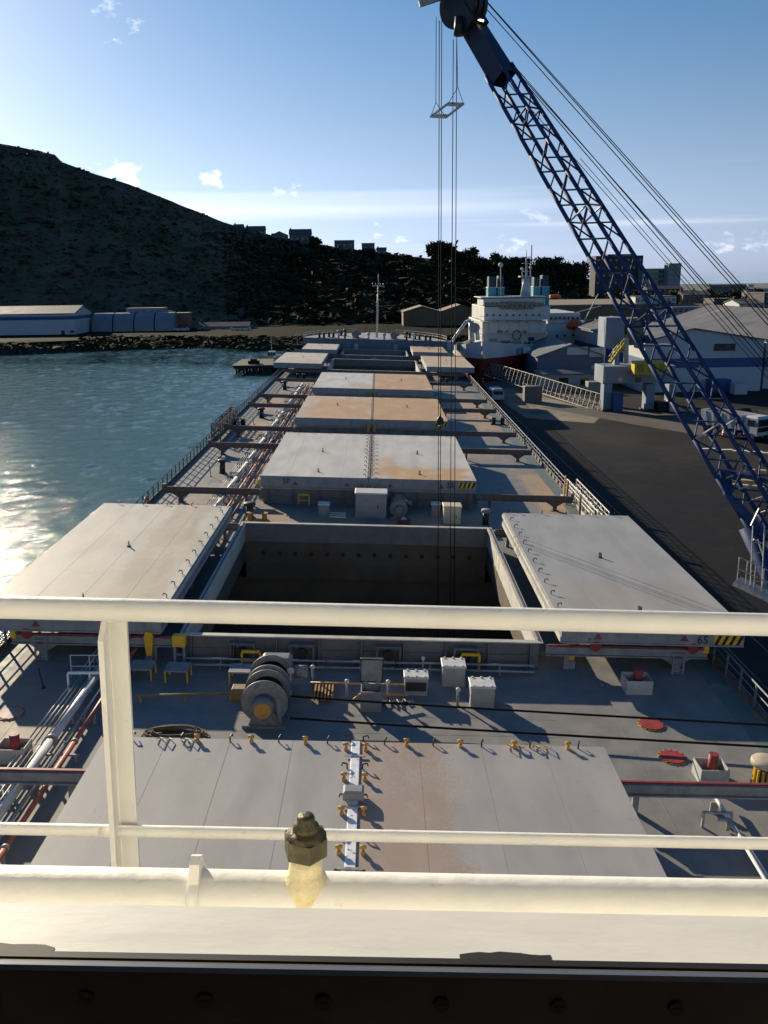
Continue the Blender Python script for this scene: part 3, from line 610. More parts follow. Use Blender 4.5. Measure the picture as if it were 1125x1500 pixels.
# yellow fittings along the coaming
def tongue(u, v, label):
    p = dk(u, v, .35); t = thing('lock_tongue', label, 'lock', (p.x, p.y, 0)); x, y = p.x, p.y
    b = MB(); b.prism([(x-.12,.35),(x+.12,.35),(x+.2,1.25),(x+.12,1.45),(x-.12,1.45),(x-.2,1.25)], 'y', y-.08, y+.08); b.build('tongue', yellow, t); MB().box(x-.16, x+.16, y-.2, y+.2, 0, .34).build('base', greybeam, t)
tongue(219, 960, 'yellow lock tongue at the port corner of the open hold'); tongue(836, 966, 'yellow lock tongue at the starboard corner of the open hold'); 
def stand(u, v, label, head=True):
    p = dk(u, v); x, y = p.x, p.y; t = thing('control_stand', label, 'stand', (x, y, 0))
    b = MB()
    for q in (-.2, .2): b.box(x+q-.05, x+q+.05, y-.1, y+.1, 0, .95)
    b.box(x-.15, x+.15, y-.05, y+.05, .1, .16); b.box(x-.15, x+.15, y-.05, y+.05, .5, .56); b.build('post', greybeam, t)
    MB().bevbox(x-.28, x+.28, y-.18, y+.18, .953, 1.45, .04).build('head_box', yellow, t)
stand(264, 975, 'yellow control box on a grey stand behind the winch'); stand(384, 728, 'yellow control box on a stand beside the cover marked 5P')
def frame(u, v, label, w=.8, h=.7, m=yellow):
    p = dk(u, v); x, y = p.x, p.y; t = thing('guard_hoop', label, 'frame', (x, y, 0))
    b = MB()
    for q in (-w/2, w/2): b.box(x+q-.05, x+q+.05, y-.05, y+.05, 0, h)
    b.box(x-w/2, x+w/2, y-.06, y+.06, h+.002, h+.12); b.build('hoop', m, t)
    MB().box(x-w/2+.06, x+w/2-.06, y-.03, y+.03, h*.4, h*.4+.06).build('crossbar', m, t)
frame(368, 978, 'yellow hoop frame at the coaming behind the winch'); frame(688, 982, 'yellow hoop frame at the coaming above the vent boxes'); frame(445, 739, 'yellow hoop frame under the cover marked 5P', .8, .7)
def step(u, v, label):
    p = dk(u, v); x, y = p.x, p.y; t = thing('step_stand', label, 'step', (x, y, 0)); MB().bevbox(x-.5, x+.5, y, y+.9, .5, .56, .01).build('tread', greybeam, t)
    for q in (-.46, .46):
        for r in (.05, .85): MB().box(x+q-.03, x+q+.03, y+r-.03, y+r+.03, 0, .498).build('leg', yellow, t)
step(258, 1001, 'step with yellow legs under the yellow control box'); step(205, 998, 'step with yellow legs beside the white stanchion'); step(352, 1003, 'step with yellow legs at the winch drum')
t = thing('yellow_barrier', 'long low yellow rail on the port side of the winch', 'rail', tuple(dk(200, 1020)))
a, e = dk(198, 1019, .3), dk(345, 1015, .3); MB().cyl(a, e, .05, 8).build('rail', mat('dull ochre', (.33,.22,.06), .6, var=.3), t)
for f in (.05, .5, .95): q = a+(e-a)*f; MB().box(q.x-.04, q.x+.04, q.y-.04, q.y+.04, 0, .26).build('post', ochre, t)
p = dk(352, 1028); t = thing('junction_box', 'dull yellow box against the winch flange', 'box', tuple(p)); MB().bevbox(p.x-.35, p.x+.2, p.y, p.y+.5, 0, .55, .03).build('case', mat('dull yellow box', (.30,.22,.10), .6, var=.3), t); MB().box(p.x-.3, p.x+.15, p.y-.02, p.y-.003, .1, .45).build('door', mat('dull yellow box', (.3,.2,.1)), t)
# white guard rail by the port trestle
t = thing('guard_rail', 'thin white guard rail over the port pipes beside the rolled out panel', 'guard rail', tuple(dk(120, 985)))
for vv, zz in ((985, 1.0),): 
    a, e = dk(105, 992, 0), dk(160, 992, 0)
    for q in (a, (a+e)/2, e): MB().cyl(q, q+Vector((0,0,1.0)), .025, 6).build('post', whitep, t)
    for z in (.5, 1.0): MB().cyl(a+Vector((0,0,z)), e+Vector((0,0,z)), .022, 6).build('rail', whitep, t)
t = thing('crossing_frame', 'low cream crossing frame over the port pipes', 'frame', tuple(dk(100, 1015)))
a, e = dk(101, 1012, 0), dk(165, 1012, 0)
for q in (a, (a+e)/2, e): MB().box(q.x-.04, q.x+.04, q.y-.04, q.y+.04, 0, .75).build('leg', cream, t)
MB().bar(a+Vector((0,0,.8)), e+Vector((0,0,.8)), .09, .09).build('bar', cream, t)
# manholes
def manhole(u, v, label, m=manhole_red):
    p = dk(u, v); t = thing('manhole_cover', label, 'manhole', tuple(p)); MB().cyl(p+Vector((0,0,.004)), p+Vector((0,0,.03)), .52, 28).build('rim', ochre, t); MB().cyl(p+Vector((0,0,.031)), p+Vector((0,0,.055)), .45, 28).build('lid', m, t)
    bm = mesh_of(MB().cyl((0,0,0),(0,0,.03),.025,6), 'bolt', blackp)
    for i in range(14): shared('bolt', bm, t, (.485*cos(i*pi/7), .485*sin(i*pi/7), .03))
manhole(954, 1062, 'red manhole cover between the mooring wires'); manhole(985, 1110, 'red manhole cover beside the red topped beam'); manhole(16, 1046, 'faded red manhole cover beside the port pipes', mat('faded red', (.42,.22,.2), .6, var=.3, scale=6))
# open boxes with a red valve head
def valve(u, v, label, s=1.0):
    p = dk(u, v); x, y = p.x, p.y; t = thing('valve_box', label, 'valve box', (x, y, 0)); w, d, h = .55*s, .9*s, .62*s
    b = MB(); b.box(x-w, x+w, y, y+.03, 0, h); b.box(x-w, x+w, y+d, y+d+.03, 0, h); b.box(x-w, x-w+.03, y+.03, y+d, 0, h); b.box(x+w-.03, x+w, y+.03, y+d, 0, h); b.build('case', mat('valve grey', (.42,.42,.40), .6, var=.2), t)
    MB().cyl((x+.05,y+d*.55,0),(x+.05,y+d*.55,h+.38),.19*s,14).build('valve_head', redpaint, t)
    MB().box(x-w+.04, x+w-.04, y+.04, y+d-.01, 0, .05).build('well', black, t)
valve(936, 1018, 'open valve box with a red head beside the rolled out panel marked 6S'); valve(1046, 1150, 'open valve box with a red head behind the starboard red topped beam', .9); valve(14, 1120, 'open valve box with a red head behind the port red topped beam', .9)
# mushroom ventilators
def mushroom(u, v, label, r=.45, h=.9, m=blackp, mc=None, striped=False):
    p = dk(u, v); t = thing('mushroom_vent', label, 'ventilator', tuple(p)); MB().cyl(p, p+Vector((0,0,h)), r*.62, 14).build('neck', m, t)
    MB().lathe(p+Vector((0,0,h)), [(r*.7,-.06),(r,0),(r,.14),(r*.9,.19),(r*.2,.21)], 18).build('cap', mc or m, t)
    MB().cyl(p+Vector((0,0,.004)), p+Vector((0,0,.06)), r*.85, 14).build('base_flange', m, t)
    if striped:
        for i in range(12): a = i*pi/6; q = p+Vector((r*.64*cos(a), r*.64*sin(a), h*.45)); MB().cyl(q-Vector((0,0,.25)), q+Vector((0,0,.3)), .05, 6).build('stripe', yellow, t)
mushroom(1117, 1150, 'mushroom vent with yellow stripes and cream cap at the red topped beam', .5, .8, blackp, mat('vent cap buff', (.42,.37,.27), .6, var=.2), True)
mushroom(326, 693, 'black mushroom vent on the port deck abreast of the covers marked 5P', .4, 1.0); mushroom(383, 612, 'black mushroom vent on the port deck abreast of the fourth hatch', .45, 1.0); mushroom(417, 571, 'black mushroom vent on the port deck abreast of the third hatch', .45, 1.1)
mushroom(366, 758, 'black mushroom vent at the forward port corner of the open hold', .42, .9); mushroom(711, 768, 'grey topped vent on a thin neck by the pale cabinet', .35, .9, blackp, greybeam)
# bulky items on the cross deck beside cover 5P/5S
def locker(u, v, w, d, h, label, m, name='deck_locker', lidm=None, door=True):
    p = dk(u, v); x, y = p.x, p.y; t = thing(name, label, 'locker', (x, y, 0)); MB().box(x-w/2, x+w/2, y, y+d, 0, h).build('case', m, t); MB().bevbox(x-w/2-.06, x+w/2+.06, y-.06, y+d+.06, h+.003, h+.1, .03).build('roof', lidm or whitep, t)
    if door:
        o = MB().box(x-w*.3, x+w*.3, y-.03, y-.003, h*.08, h*.88).build('door', m, t); MB().box(x+w*.2, x+w*.24, y-.06, y-.033, h*.42, h*.55).build('handle', blackp, o)
        MB().box(x-w/2-.04, x+w/2+.04, y-.04, y+d+.04, .0, .08).build('plinth', greybeam, t)
lk = mat('locker grey', (.28,.28,.28), .6, var=.15, dirt=RUST, damt=-.05, dscale=1.5); beige = mat('cabinet beige', (.62,.54,.36), .5, var=.12, dirt=RUST, damt=-.08, dscale=2)
locker(543, 759, 2.2, 1.4, 1.75, 'tall white topped locker ahead of the open hold', lk); locker(474, 757, .75, .7, .85, 'small white topped box beside the tall locker', lk); locker(662, 769, 1.2, 1.1, 1.25, 'beige cabinet standing on the coaming edge ahead of the open hold', beige, 'deck_cabinet', beige); locker(638, 757, .6, .6, .9, 'narrow grey box between winch and beige cabinet', lk)
p = dk(591, 769); t = thing('red_capstan', 'low red drum beside the dark winch', 'drum', tuple(p)); MB().lathe(p, [(.5,0),(.5,.1),(.42,.14),(.42,.32),(.5,.36),(.45,.42)], 18).build('drum', redpaint, t); MB().cyl(p+Vector((0,0,.42)), p+Vector((0,0,.5)), .2, 12).build('hub', whitep, t)
t = thing('pipe_bench', 'low rack of pale pipes beside the small white topped box', 'rack', tuple(dk(495, 757)))
for i in range(3): a, e = dk(483, 757-i*3, .35), dk(507, 758-i*3, .35); MB().cyl(a, e, .05, 8).build('pipe', pipe_w, t)
for q in (dk(484, 754), dk(506, 755)): MB().box(q.x-.04, q.x+.04, q.y-.3, q.y+.3, 0, .30).build('leg', pipe_g, t)
p = dk(377, 764); t = thing('fairlead_roller', 'ochre fairlead roller at the forward port corner of the open hold', 'fairlead', tuple(p)); MB().box(p.x-.8, p.x+.8, p.y-.3, p.y+.3, .004, .15).build('bed', ochre, t)
for q in (-.5, .5): MB().lathe(p+Vector((q,0,.15)), [(.25,0),(.18,.1),(.18,.4),(.26,.5)], 14).build('roller', ochre, t)
# scattered bollards and low fittings on further cross decks
def bollard(y, x, label):
    t = thing('bollard', label, 'bollard', (x, y, 0)); MB().box(x-.9, x+.9, y-.35, y+.35, .004, .1).build('base', blackp, t)
    for q in (-.5, .5): MB().lathe((x+q,y,.1), [(.24,0),(.24,.62),(.3,.66),(.3,.74)], 14).build('barrel', blackp, t)
for i, (y, x, lb_) in enumerate([(69.5, 14.3, 'port'), ]): pass
bollard(98.0, -14.9, 'black twin bollard at the port gangway'); bollard(104.0, 15.0, 'black twin bollard on the quay side deck abreast of the fourth hatch'); bollard(146.0, -12, 'black twin bollard aft of the second hatch, port side'); bollard(145.0, 11.5, 'black twin bollard aft of the second hatch, quay side')
winch((-3.0, 85.2, 0), 'dark winch between the fifth and fourth hatches', .5, False); winch((3.0, 111.3, 0), 'dark winch between the fourth and third hatches', .5, False); winch((-2.0, 141.0, 0), 'dark winch between the third and second hatches', .7, False); winch((0, 174.0, 0), 'dark winch between the two open forward holds', .6, False)
# flat frames and standpipes on the port deck
for (u, v, lb_) in [(360, 690, 'hooped standpipe on the port deck abreast of the cover marked 5P'), (405, 614, 'hooped standpipe on the port deck abreast of the fourth hatch'), (433, 573, 'hooped standpipe on the port deck abreast of the third hatch')]:
    p = dk(u, v); t = thing('standpipe', lb_, 'pipe', tuple(p)); b = MB(); b.tube([p, p+Vector((0,0,.7)), p+Vector((.9,0,.7)), p+Vector((.9,0,0))], .05, 8); b.build('hoop', pipe_g, t); MB().cyl(p+Vector((.45,-.02,.7)), p+Vector((.45,-.02,1.0)), .12, 10).build('valve', pipe_w, t)
for (u, v, h, lb_) in [(309, 698, 1.2, 'thin bent rod on the port deck abreast of the cover marked 5P'), (372, 622, 1.0, 'thin rod on the port deck abreast of the fourth hatch'), (64, 1008, .9, 'thin dark post casting a shadow beside the port trestle')]:
    p = dk(u, v); t = thing('marker_rod', lb_, 'rod', tuple(p)); MB().cyl(p, p+Vector((-.15,0,h)), .03, 6).build('rod', blackp, t); MB().cyl(p, p+Vector((0,0,.05)), .09, 8).build('foot', blackp, t)

# accommodation ladders stowed at the rails
def gangway(s, ya, yb, label, m, m2):
    x = s*15.75; t = thing('accommodation_ladder', label, 'gangway', (x, ya, 0)); L_ = yb-ya
    for dz, q in ((.35, -.35), (.35, .35)): MB().bar((x+q,ya,dz+.3),(x+q,yb,dz+.3),.07,.28).build('stringer', m, t)
    n = int(L_/.45)
    st = mesh_of(MB().box(-.31,.31,-.09,.09,-.015,.015), 'tread', m2)
    for i in range(n): shared('tread', st, t, (0, .25+i*.45, .70))
    pm = mesh_of(MB().box(-.04,.04,-.04,.04,0,1.1), 'stanchion', m)
    for i in range(int(L_/1.1)+1):
        for q in (-.37, .37): shared('stanchion', pm, t, (q, .1+i*1.1, .8))
    for q in (-.37, .37):
        for z in (1.25, 1.55, 1.88): MB().cyl((x+q,ya,z),(x+q,yb,z),.045,6).build('handrail', m, t)
    for yy in (ya+.6, (ya+yb)/2, yb-.6):
        b = MB(); b.box(x-.5, x-.38, yy-.08, yy+.08, 0, 1.9); b.box(x+.38, x+.5, yy-.08, yy+.08, 0, .5); b.box(x-.38, x+.38, yy-.07, yy+.07, .38, .46); b.build('cradle', rustbeam, t)
    for i in range(int(L_/1.1)):
        for q in (-.37, .37): MB().cyl((x+q,ya+.1+i*1.1,.8 if i%2 else 1.85),(x+q,ya+1.2+i*1.1,1.85 if i%2 else .8),.03,6).build('diagonal', m, t)
    for i in range(int(L_/1.6)): MB().cyl((x-.37,ya+.4+i*1.6,1.88),(x+.37,ya+.4+i*1.6,1.88),.035,6).build('top_tie', m, t)
    MB().bevbox(x-.55, x+.55, yb+.05, yb+1.1, .3, .42, .02).build('platform', m, t)
    MB().box(x-.52, x-.42, yb+.2, yb+.3, 0, 2.1).build('davit', yellow, t)
gangway(-1, 88.0, 101.0, 'rusty brown gangway ladder stowed along the water side rail', rustbeam, rustbeam)
gangway(1, 56.5, 66.5, 'silver gangway ladder stowed along the quay side rail', mat('gangway pale', (.50,.47,.40), .5, var=.25), galv)

# forecastle
FY = 198.5; FZ = 3.1
def fb(y): return 16.0*max(0.0, (1-((y-FY)/27.0)**2.1)) if y > FY else 16.0
fy = [FY+i*2.25 for i in range(13)]
b = MB()
for a, c in zip(fy, fy[1:]): b.add([(-fb(a),a,FZ),(fb(a),a,FZ),(fb(c),c,FZ),(-fb(c),c,FZ)], [(0,1,2,3)])
fdk = b.build('forecastle_deck', fcdeck, None, 'structure')
b = MB()
for s in (-1, 1):
    for a, c in zip(fy, fy[1:]): b.add([(s*fb(a),a,FZ+.01),(s*fb(c),c,FZ+.01),(s*fb(c)*.9,c,-12),(s*fb(a)*.9,a,-12)], [(0,1,2,3)])
b.build('bow_plating', hullm, fdk)
b = MB(); b.box(-16.0, 16.0, FY-.05, FY, -.02, FZ-.004); bh = b.build('forecastle_bulkhead', fcm, None, 'structure')
for i in range(16): MB().box(-15+i*2-.05, -15+i*2+.05, FY-.16, FY-.053, 0, FZ-.1).build('stiffener', fcm, bh)
MB().box(-16.1, 16.1, FY-.25, FY+.1, FZ-.003, FZ+.12).build('bulkhead_coping', fcm, bh)
for x in (-4.2, 4.6): o = MB().bevbox(x-.5, x+.5, FY-.1, FY-.06, .25, 2.2, .01).build('door', mat('door light grey', (.3,.33,.38), .5), bh); MB().box(x+.3, x+.36, FY-.15, FY-.11, 1.1, 1.4).build('handle', galv, o)
t = thing('forecastle_rail', 'pale handrail round the raised forecastle', 'railing', (0, FY, FZ))
for s in (-1, 1):
    pts = [(s*(fb(y)-.15), y) for y in fy[:-2]]
    for z in (.55, 1.05): b = MB(); b.tube([(x, y, FZ+z) for x, y in pts], .035, 6); b.build('rail', pipe_w, t)
    for x, y in pts: MB().cyl((x,y,FZ),(x,y,FZ+1.05),.035,6).build('post', pipe_w, t)
mp = Vector((.35, 207, FZ)); t = thing('foremast', 'tall pale foremast with a small crosstree on the forecastle', 'mast', tuple(mp))
MB().cyl(mp, mp+Vector((0,0,11.6)), .26, 12, .16).build('pole', pipe_w, t); MB().cyl(mp+Vector((0,0,11.6)), mp+Vector((0,0,14.3)), .1, 8, .04).build('topmast', pipe_w, t)
MB().box(mp.x-1.4, mp.x+1.4, mp.y-.08, mp.y+.08, 11.4+FZ, 11.55+FZ).build('crosstree', pipe_w, t)
b = MB()
for q in (-1.2, -.5, .5, 1.2): b.cyl(mp+Vector((q,0,11.55)), mp+Vector((q,0,12.1)), .12, 8)
b.build('lamp_cluster', blackp, t)
MB().box(mp.x-.75, mp.x+.75, mp.y-.6, mp.y+.6, FZ+10.2, FZ+10.28).build('platform', pipe_g, t)
for q in (-3.2, 3.2): MB().cyl(mp+Vector((q,-3,0)), mp+Vector((0,0,11.3)), .025, 5).build('stay_wire', wirem, t)
MB().cyl(mp+Vector((-.45,-.3,0)), mp+Vector((-.3,-.2,10.2)), .03, 6).build('ladder', wirem, t)
for (x, y, s_, lb_) in [(-4.5, 201.5, .8, 'port anchor windlass on the forecastle'), (4.2, 201.5, .8, 'quay side anchor windlass on the forecastle')]:
    tt = winch((x, y, 0), lb_, s_, False); tt.location.z += FZ
for i, (x, y) in enumerate([(-10, 203), (-12, 200.5), (9.5, 203), (11.8, 200.5), (-7.5, 209), (7.5, 209)]):
    t = thing('bollard', 'black twin bollard on the forecastle deck', 'bollard', (x, y, FZ), 'forecastle bollards'); MB().box(x-.9, x+.9, y-.35, y+.35, FZ+.004, FZ+.1).build('base', blackp, t)
    for q in (-.5, .5): MB().lathe((x+q,y,FZ+.1), [(.26,0),(.26,.9),(.33,.95),(.33,1.05)], 12).build('barrel', blackp, t)
for i, (x, h, m) in enumerate([(-8.2, 1.4, pipe_g), (-6.8, 1.7, blackp), (7.0, 1.5, blackp), (8.6, 1.2, pipe_w), (-1.5, 1.1, pipe_w), (2.0, 1.0, pipe_g)]):
    t = thing('forecastle_vent', 'gooseneck ventilator standing on the forecastle deck', 'ventilator', (x, 200.2, FZ), 'forecastle ventilators'); MB().cyl((x,200.2,FZ),(x,200.2,FZ+h),.22,10).build('neck', m, t); MB().cyl((x-.35,200.2,FZ+h),(x+.35,200.2,FZ+h+.1),.32,10).build('cowl', m, t)

# superstructure front, wheelhouse, bridge wing deck
b = MB(); zw = CAM.z
b.box(-14, 14, -.2, .55, 0, zw-.80); b.build('superstructure_front', super_white, None, 'structure')
b = MB(); b.box(-14, 14, -8, .95, zw+1.05, zw+1.25); b.build('wheelhouse_roof', super_white, None, 'structure')
b = MB(); b.box(-6, 6, -5.2, -5, zw-2, zw+1.04); b.box(-6.2, -6, -5, .4, zw-2, zw+1.04); b.box(6, 6.2, -5, .4, zw-2, zw+1.04); b.box(-6, 6, -5, -.25, zw-1.8, zw-1.7); b.build('wheelhouse_wall', interior, None, 'structure')
b = MB(); b.box(-14, 14, .56, 2.05, zw-1.80, zw-1.72); b.build('bridge_walkway', deckm, None, 'structure')
b = MB(); b.box(-14, -1.6, .30, .54, zw-.80, zw+1.04); b.box(1.9, 14, .30, .54, zw-.80, zw+1.04); b.box(-1.6, 1.9, .30, .54, zw+.62, zw+1.04); b.build('wheelhouse_front', super_white, None, 'structure')
# ================================================================ bridge front seen from the window
t = thing('bridge_railing', 'cream painted railing with flat stanchion along the bridge front', 'railing', (.35, 1.83, zw-1.72))
b = MB(); b.cyl((-6,1.83,zw-.727),(6,1.83,zw-.727),.0255,20); b.build('top_rail', cream, t)
b = MB(); b.cyl((-6,1.83,zw-1.288),(6,1.83,zw-1.288),.0145,14); b.build('mid_rail', cream, t)
for x in (-5.0, -3.4, -1.82, -.235, 1.68, 3.3, 4.9):
    b = MB(); b.box(x, x+.040, 1.845, 1.856, zw-1.72, zw-.735); b.prism([(1.80,zw-1.72),(1.8445,zw-1.72),(1.8445,zw-.752),(1.835,zw-.752),(1.80,zw-.79)], 'x', x-.012, x); b.build('stanchion', cream, t)
    b = MB(); b.ball((x+.02,1.84,zw-.742), .03, 12, 8, (1.4,.8,.6)); b.build('weld_bead', cream, t)
t = thing('window_wash_pipe', 'thick cream washing pipe with a brass nozzle below the window', 'pipe', (.2475, .9, zw-.72))
MB().cyl((-3,.9,zw-.72),(3.5,.9,zw-.72),.030,28).build('pipe', cream, t)
nx = .281
b = MB(); b.lathe((nx,.9,zw-.715), [(.031,0),(.026,.022),(.0205,.030),(.0195,.042),(.0205,.058)], 24); b.build('stub', rusty_cream, t)
hx = MB(); hx.cyl((nx,.9,zw-.6575),(nx,.9,zw-.634),.0265,6); hx.lathe((nx,.9,zw-.6345), [(.0245,0),(.0175,.004),(.0155,.008)], 20); hx.build('hex_nut', brassm, t)
b = MB(); b.lathe((nx,.9,zw-.627), [(.0155,0),(.0155,.005),(.0105,.009),(.0105,.016),(.009,.019),(.003,.020)], 20); b.build('nozzle_tip', brassm, t)
b = MB(); b.cyl((.144,.9,zw-.72),(.158,.9,zw-.72),.0335,28); b.prism([(.878,zw-.70),(.925,zw-.70),(.912,zw-.672),(.902,zw-.667),(.892,zw-.672)], 'x', .145, .157); b.build('clip', cream, t)
b = MB(); b.box(-3, 3.5, .555, .655, zw-.90, zw-.535); 
# gentle rounding on the far edge, lumpy thick paint lives in the material
b.cyl((-3,.652,zw-.541),(3.5,.652,zw-.541),.0058,12)
o = b.build('window_sill', sillm, None, 'structure')
for (xa, xb) in ((.02, .10), (.43, .505), (-.33, -.30), (.72, .74)):
    n_ = 9; pts_ = [(xa+(xb-xa)*i/n_, .590) for i in range(n_+1)]+[(xb-(xb-xa)*i/n_, .6035+.0035*sin(pi*i/n_)+random.uniform(-.0012,.0012)) for i in range(n_+1)]
    MB().prism(pts_, 'z', zw-.5349, zw-.5345).build('paint_chip', black, o)
t = thing('bridge_window', 'black window frame with screws and a clear pane', 'window', (.35, .46, zw-.45))
b = MB(); b.prism([(.44,zw-.62),(.44,zw-.400),(.4412,zw-.400),(.472,zw-.432),(.472,zw-.62)], 'x', -1.59, 1.89); b.build('lower_frame', framem, t)
b = MB(); b.box(-1.59, 1.89, .4365, .4395, zw-.4035, zw-.3995); b.build('edge_trim', frame_edge, t)
b = MB(); b.box(-1.59, 1.89, .4725, .4775, zw-.62, zw-.4262); b.build('gasket', black, t)
b = MB(); b.box(-1.59, -1.45, .44, .50, zw-.41, zw+.61); b.build('side_frame', framem, t)
b = MB(); b.box(1.75, 1.89, .44, .50, zw-.41, zw+.61); b.build('side_frame', framem, t)
b = MB(); b.box(-1.449, 1.749, .44, .50, zw+.52, zw+.61); b.build('upper_frame', framem, t)
sc_me = mesh_of(MB().cyl((0,0,0),(0,-.0025,0),.0048,14).box(-.003,.003,-.0032,-.0026,-.001,.001), 'screw', mat('screw', (.10,.09,.08), .4, metal=.3))
for i in range(22): shared('screw', sc_me, t, (-.35-.9+i*.0715+.012, .4398-.46, -.425+.45))
gm = bpy.data.materials.new('window pane'); gm.use_nodes = True; gn = gm.node_tree; gn.nodes.clear()
go = gn.nodes.new('ShaderNodeOutputMaterial'); gt = gn.nodes.new('ShaderNodeBsdfTransparent'); gt.inputs[0].default_value = (.985, .99, .985, 1); gn.links.new(gt.outputs[0], go.inputs['Surface'])
b = MB(); b.box(-1.449, 1.749, .4785, .4845, zw-.43, zw+.519); b.build('pane', gm, t)
FRAME[0] = 'world'
# ================================================================ WATER, QUAY, HILLS (level world)
ZW, ZQ = -7.5, -5.5
def simple(name): 
    m = bpy.data.materials.new(name); m.use_nodes = True; return m, m.node_tree.nodes, m.node_tree.links, m.node_tree.nodes['Principled BSDF']
wm, N, L, P = simple('sea water')
P.inputs['Base Color'].default_value = (.018, .062, .068, 1); P.inputs['Roughness'].default_value = .08; P.inputs['IOR'].default_value = 1.33
tcn = N.new('ShaderNodeTexCoord'); 
mp_ = N.new('ShaderNodeMapping'); mp_.inputs['Scale'].default_value = (1, .6, 1); mp_.inputs['Rotation'].default_value = (0, 0, .5); L.new(tcn.outputs['Object'], mp_.inputs[0])
def nz(s, d, r=.6):
    n = N.new('ShaderNodeTexNoise'); n.inputs['Scale'].default_value = s; n.inputs['Detail'].default_value = d; n.inputs['Roughness'].default_value = r; L.new(mp_.outputs[0], n.inputs['Vector']); return n.outputs['Fac']
b1 = N.new('ShaderNodeBump'); b1.inputs['Strength'].default_value = .55; b1.inputs['Distance'].default_value = .3; L.new(nz(1.1, 6, .65), b1.inputs['Height'])
b2 = N.new('ShaderNodeBump'); b2.inputs['Strength'].default_value = .4; b2.inputs['Distance'].default_value = .08; L.new(nz(4.5, 5, .7), b2.inputs['Height']); L.new(b1.outputs[0], b2.inputs['Normal']); L.new(b2.outputs[0], P.inputs['Normal'])
cm = N.new('ShaderNodeMix'); cm.data_type = 'RGBA'; L.new(nz(.02, 3), cm.inputs[0]); cm.inputs[6].default_value = (.026, .095, .086, 1); cm.inputs[7].default_value = (.042, .125, .108, 1); L.new(cm.outputs[2], P.inputs['Base Color'])
import numpy as np
R_ = 30000; gx = np.arange(-300, -14.9, .8); gy = np.arange(12, 432, .8); GX, GY = np.meshgrid(gx, gy); rs = np.random.RandomState(3); Hh = np.zeros_like(GX)
for i in range(46):
    lam = 1.7*(7/1.7)**rs.rand(); th = radians(-52)+rs.randn()*.75; kx, ky = cos(th)*2*pi/lam, sin(th)*2*pi/lam
    Hh += (.0062*lam**.55)*np.sin(GX*kx+GY*ky+rs.rand()*6.28)
Hh = Hh+.35*np.abs(Hh)**1.5
nx_, ny_ = len(gx), len(gy)
wv = [(float(x), float(y), float(z)) for x, y, z in zip(GX.ravel(), GY.ravel(), (Hh+ZW).ravel())]
idx = np.arange(nx_*ny_).reshape(ny_, nx_); wf = np.stack([idx[:-1,:-1], idx[:-1,1:], idx[1:,1:], idx[1:,:-1]], -1).reshape(-1, 4).tolist()
me = bpy.data.meshes.new('water'); n0 = len(wv); wv += [(-R_,-R_,ZW-.5),(R_,-R_,ZW-.5),(R_,R_,ZW-.5),(-R_,R_,ZW-.5)]; wf.append([n0,n0+1,n0+2,n0+3])
me.from_pydata(wv, [], wf); me.update(); me.polygons.foreach_set('use_smooth', [True]*len(wf)); me.materials.append(wm)
wo_ = bpy.data.objects.new('water', me); C.objects.link(wo_); wo_['kind'] = 'structure'

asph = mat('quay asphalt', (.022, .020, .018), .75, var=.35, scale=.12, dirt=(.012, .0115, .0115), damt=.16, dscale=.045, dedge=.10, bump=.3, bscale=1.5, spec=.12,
   zones=[(32, 78, 13, 34, .9), (24, 100, 8, 60, .8)], zcol=(.008, .0078, .008))  # dark zones paint the shadow beside the ship into the asphalt colour
conc = mat('concrete', (.17, .16, .145), .8, var=.25, scale=.5, dirt=(.15, .13, .11), damt=.1, dscale=.4)
quay_pts = [(18.2, -80), (600, -80), (600, 2500), (64, 2500), (66, 240), (52, 196), (20, 186)]
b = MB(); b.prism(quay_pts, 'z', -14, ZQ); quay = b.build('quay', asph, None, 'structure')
b = MB(); b.box(18.25, 19.4, -80, 185, ZQ-.01, ZQ+.25); b.build('quay_kerb', conc, quay)
for x in (22.0, 24.2): MB().box(x-.05, x+.05, -80, 180, ZQ-.01, ZQ+.012).build('crane_rail', rustbeam, quay)
dirtm = mat('sandy ground', (.20, .165, .12), .9, var=.4, scale=.15, dirt=(.06,.05,.04), damt=.2, dscale=.12)
b = MB(); q = [gr(700, 553), gr(790, 560), gr(895, 595), gr(870, 620), gr(770, 612), gr(722, 580)]; n = len(q); b.add([(v.x, v.y, ZQ+.006) for v in q], [tuple(range(n))]); b.build('sandy_apron', dirtm, quay)
b = MB(); q = [gr(790, 596), gr(900, 600), gr(1125, 612), gr(1200, 618), gr(1200, 640), gr(1040, 640), gr(930, 622)]; n = len(q)
b.add([(v.x, v.y, ZQ+.009) for v in q], [tuple(range(n))]); b.build('dusty_track', mat('dusty track', (.07,.06,.05), .9, var=.3, scale=.2, dirt=(.03,.027,.024), damt=.2, dscale=.1), quay)
for i in range(5):
    p = gr(1040+i*22, 657+i*1.5); MB().box(p.x-1.0, p.x+1.0, p.y-.35, p.y+.35, ZQ+.01, ZQ+.014).build('lane_marking', mat('marking white', (.6,.6,.58), .7), quay)

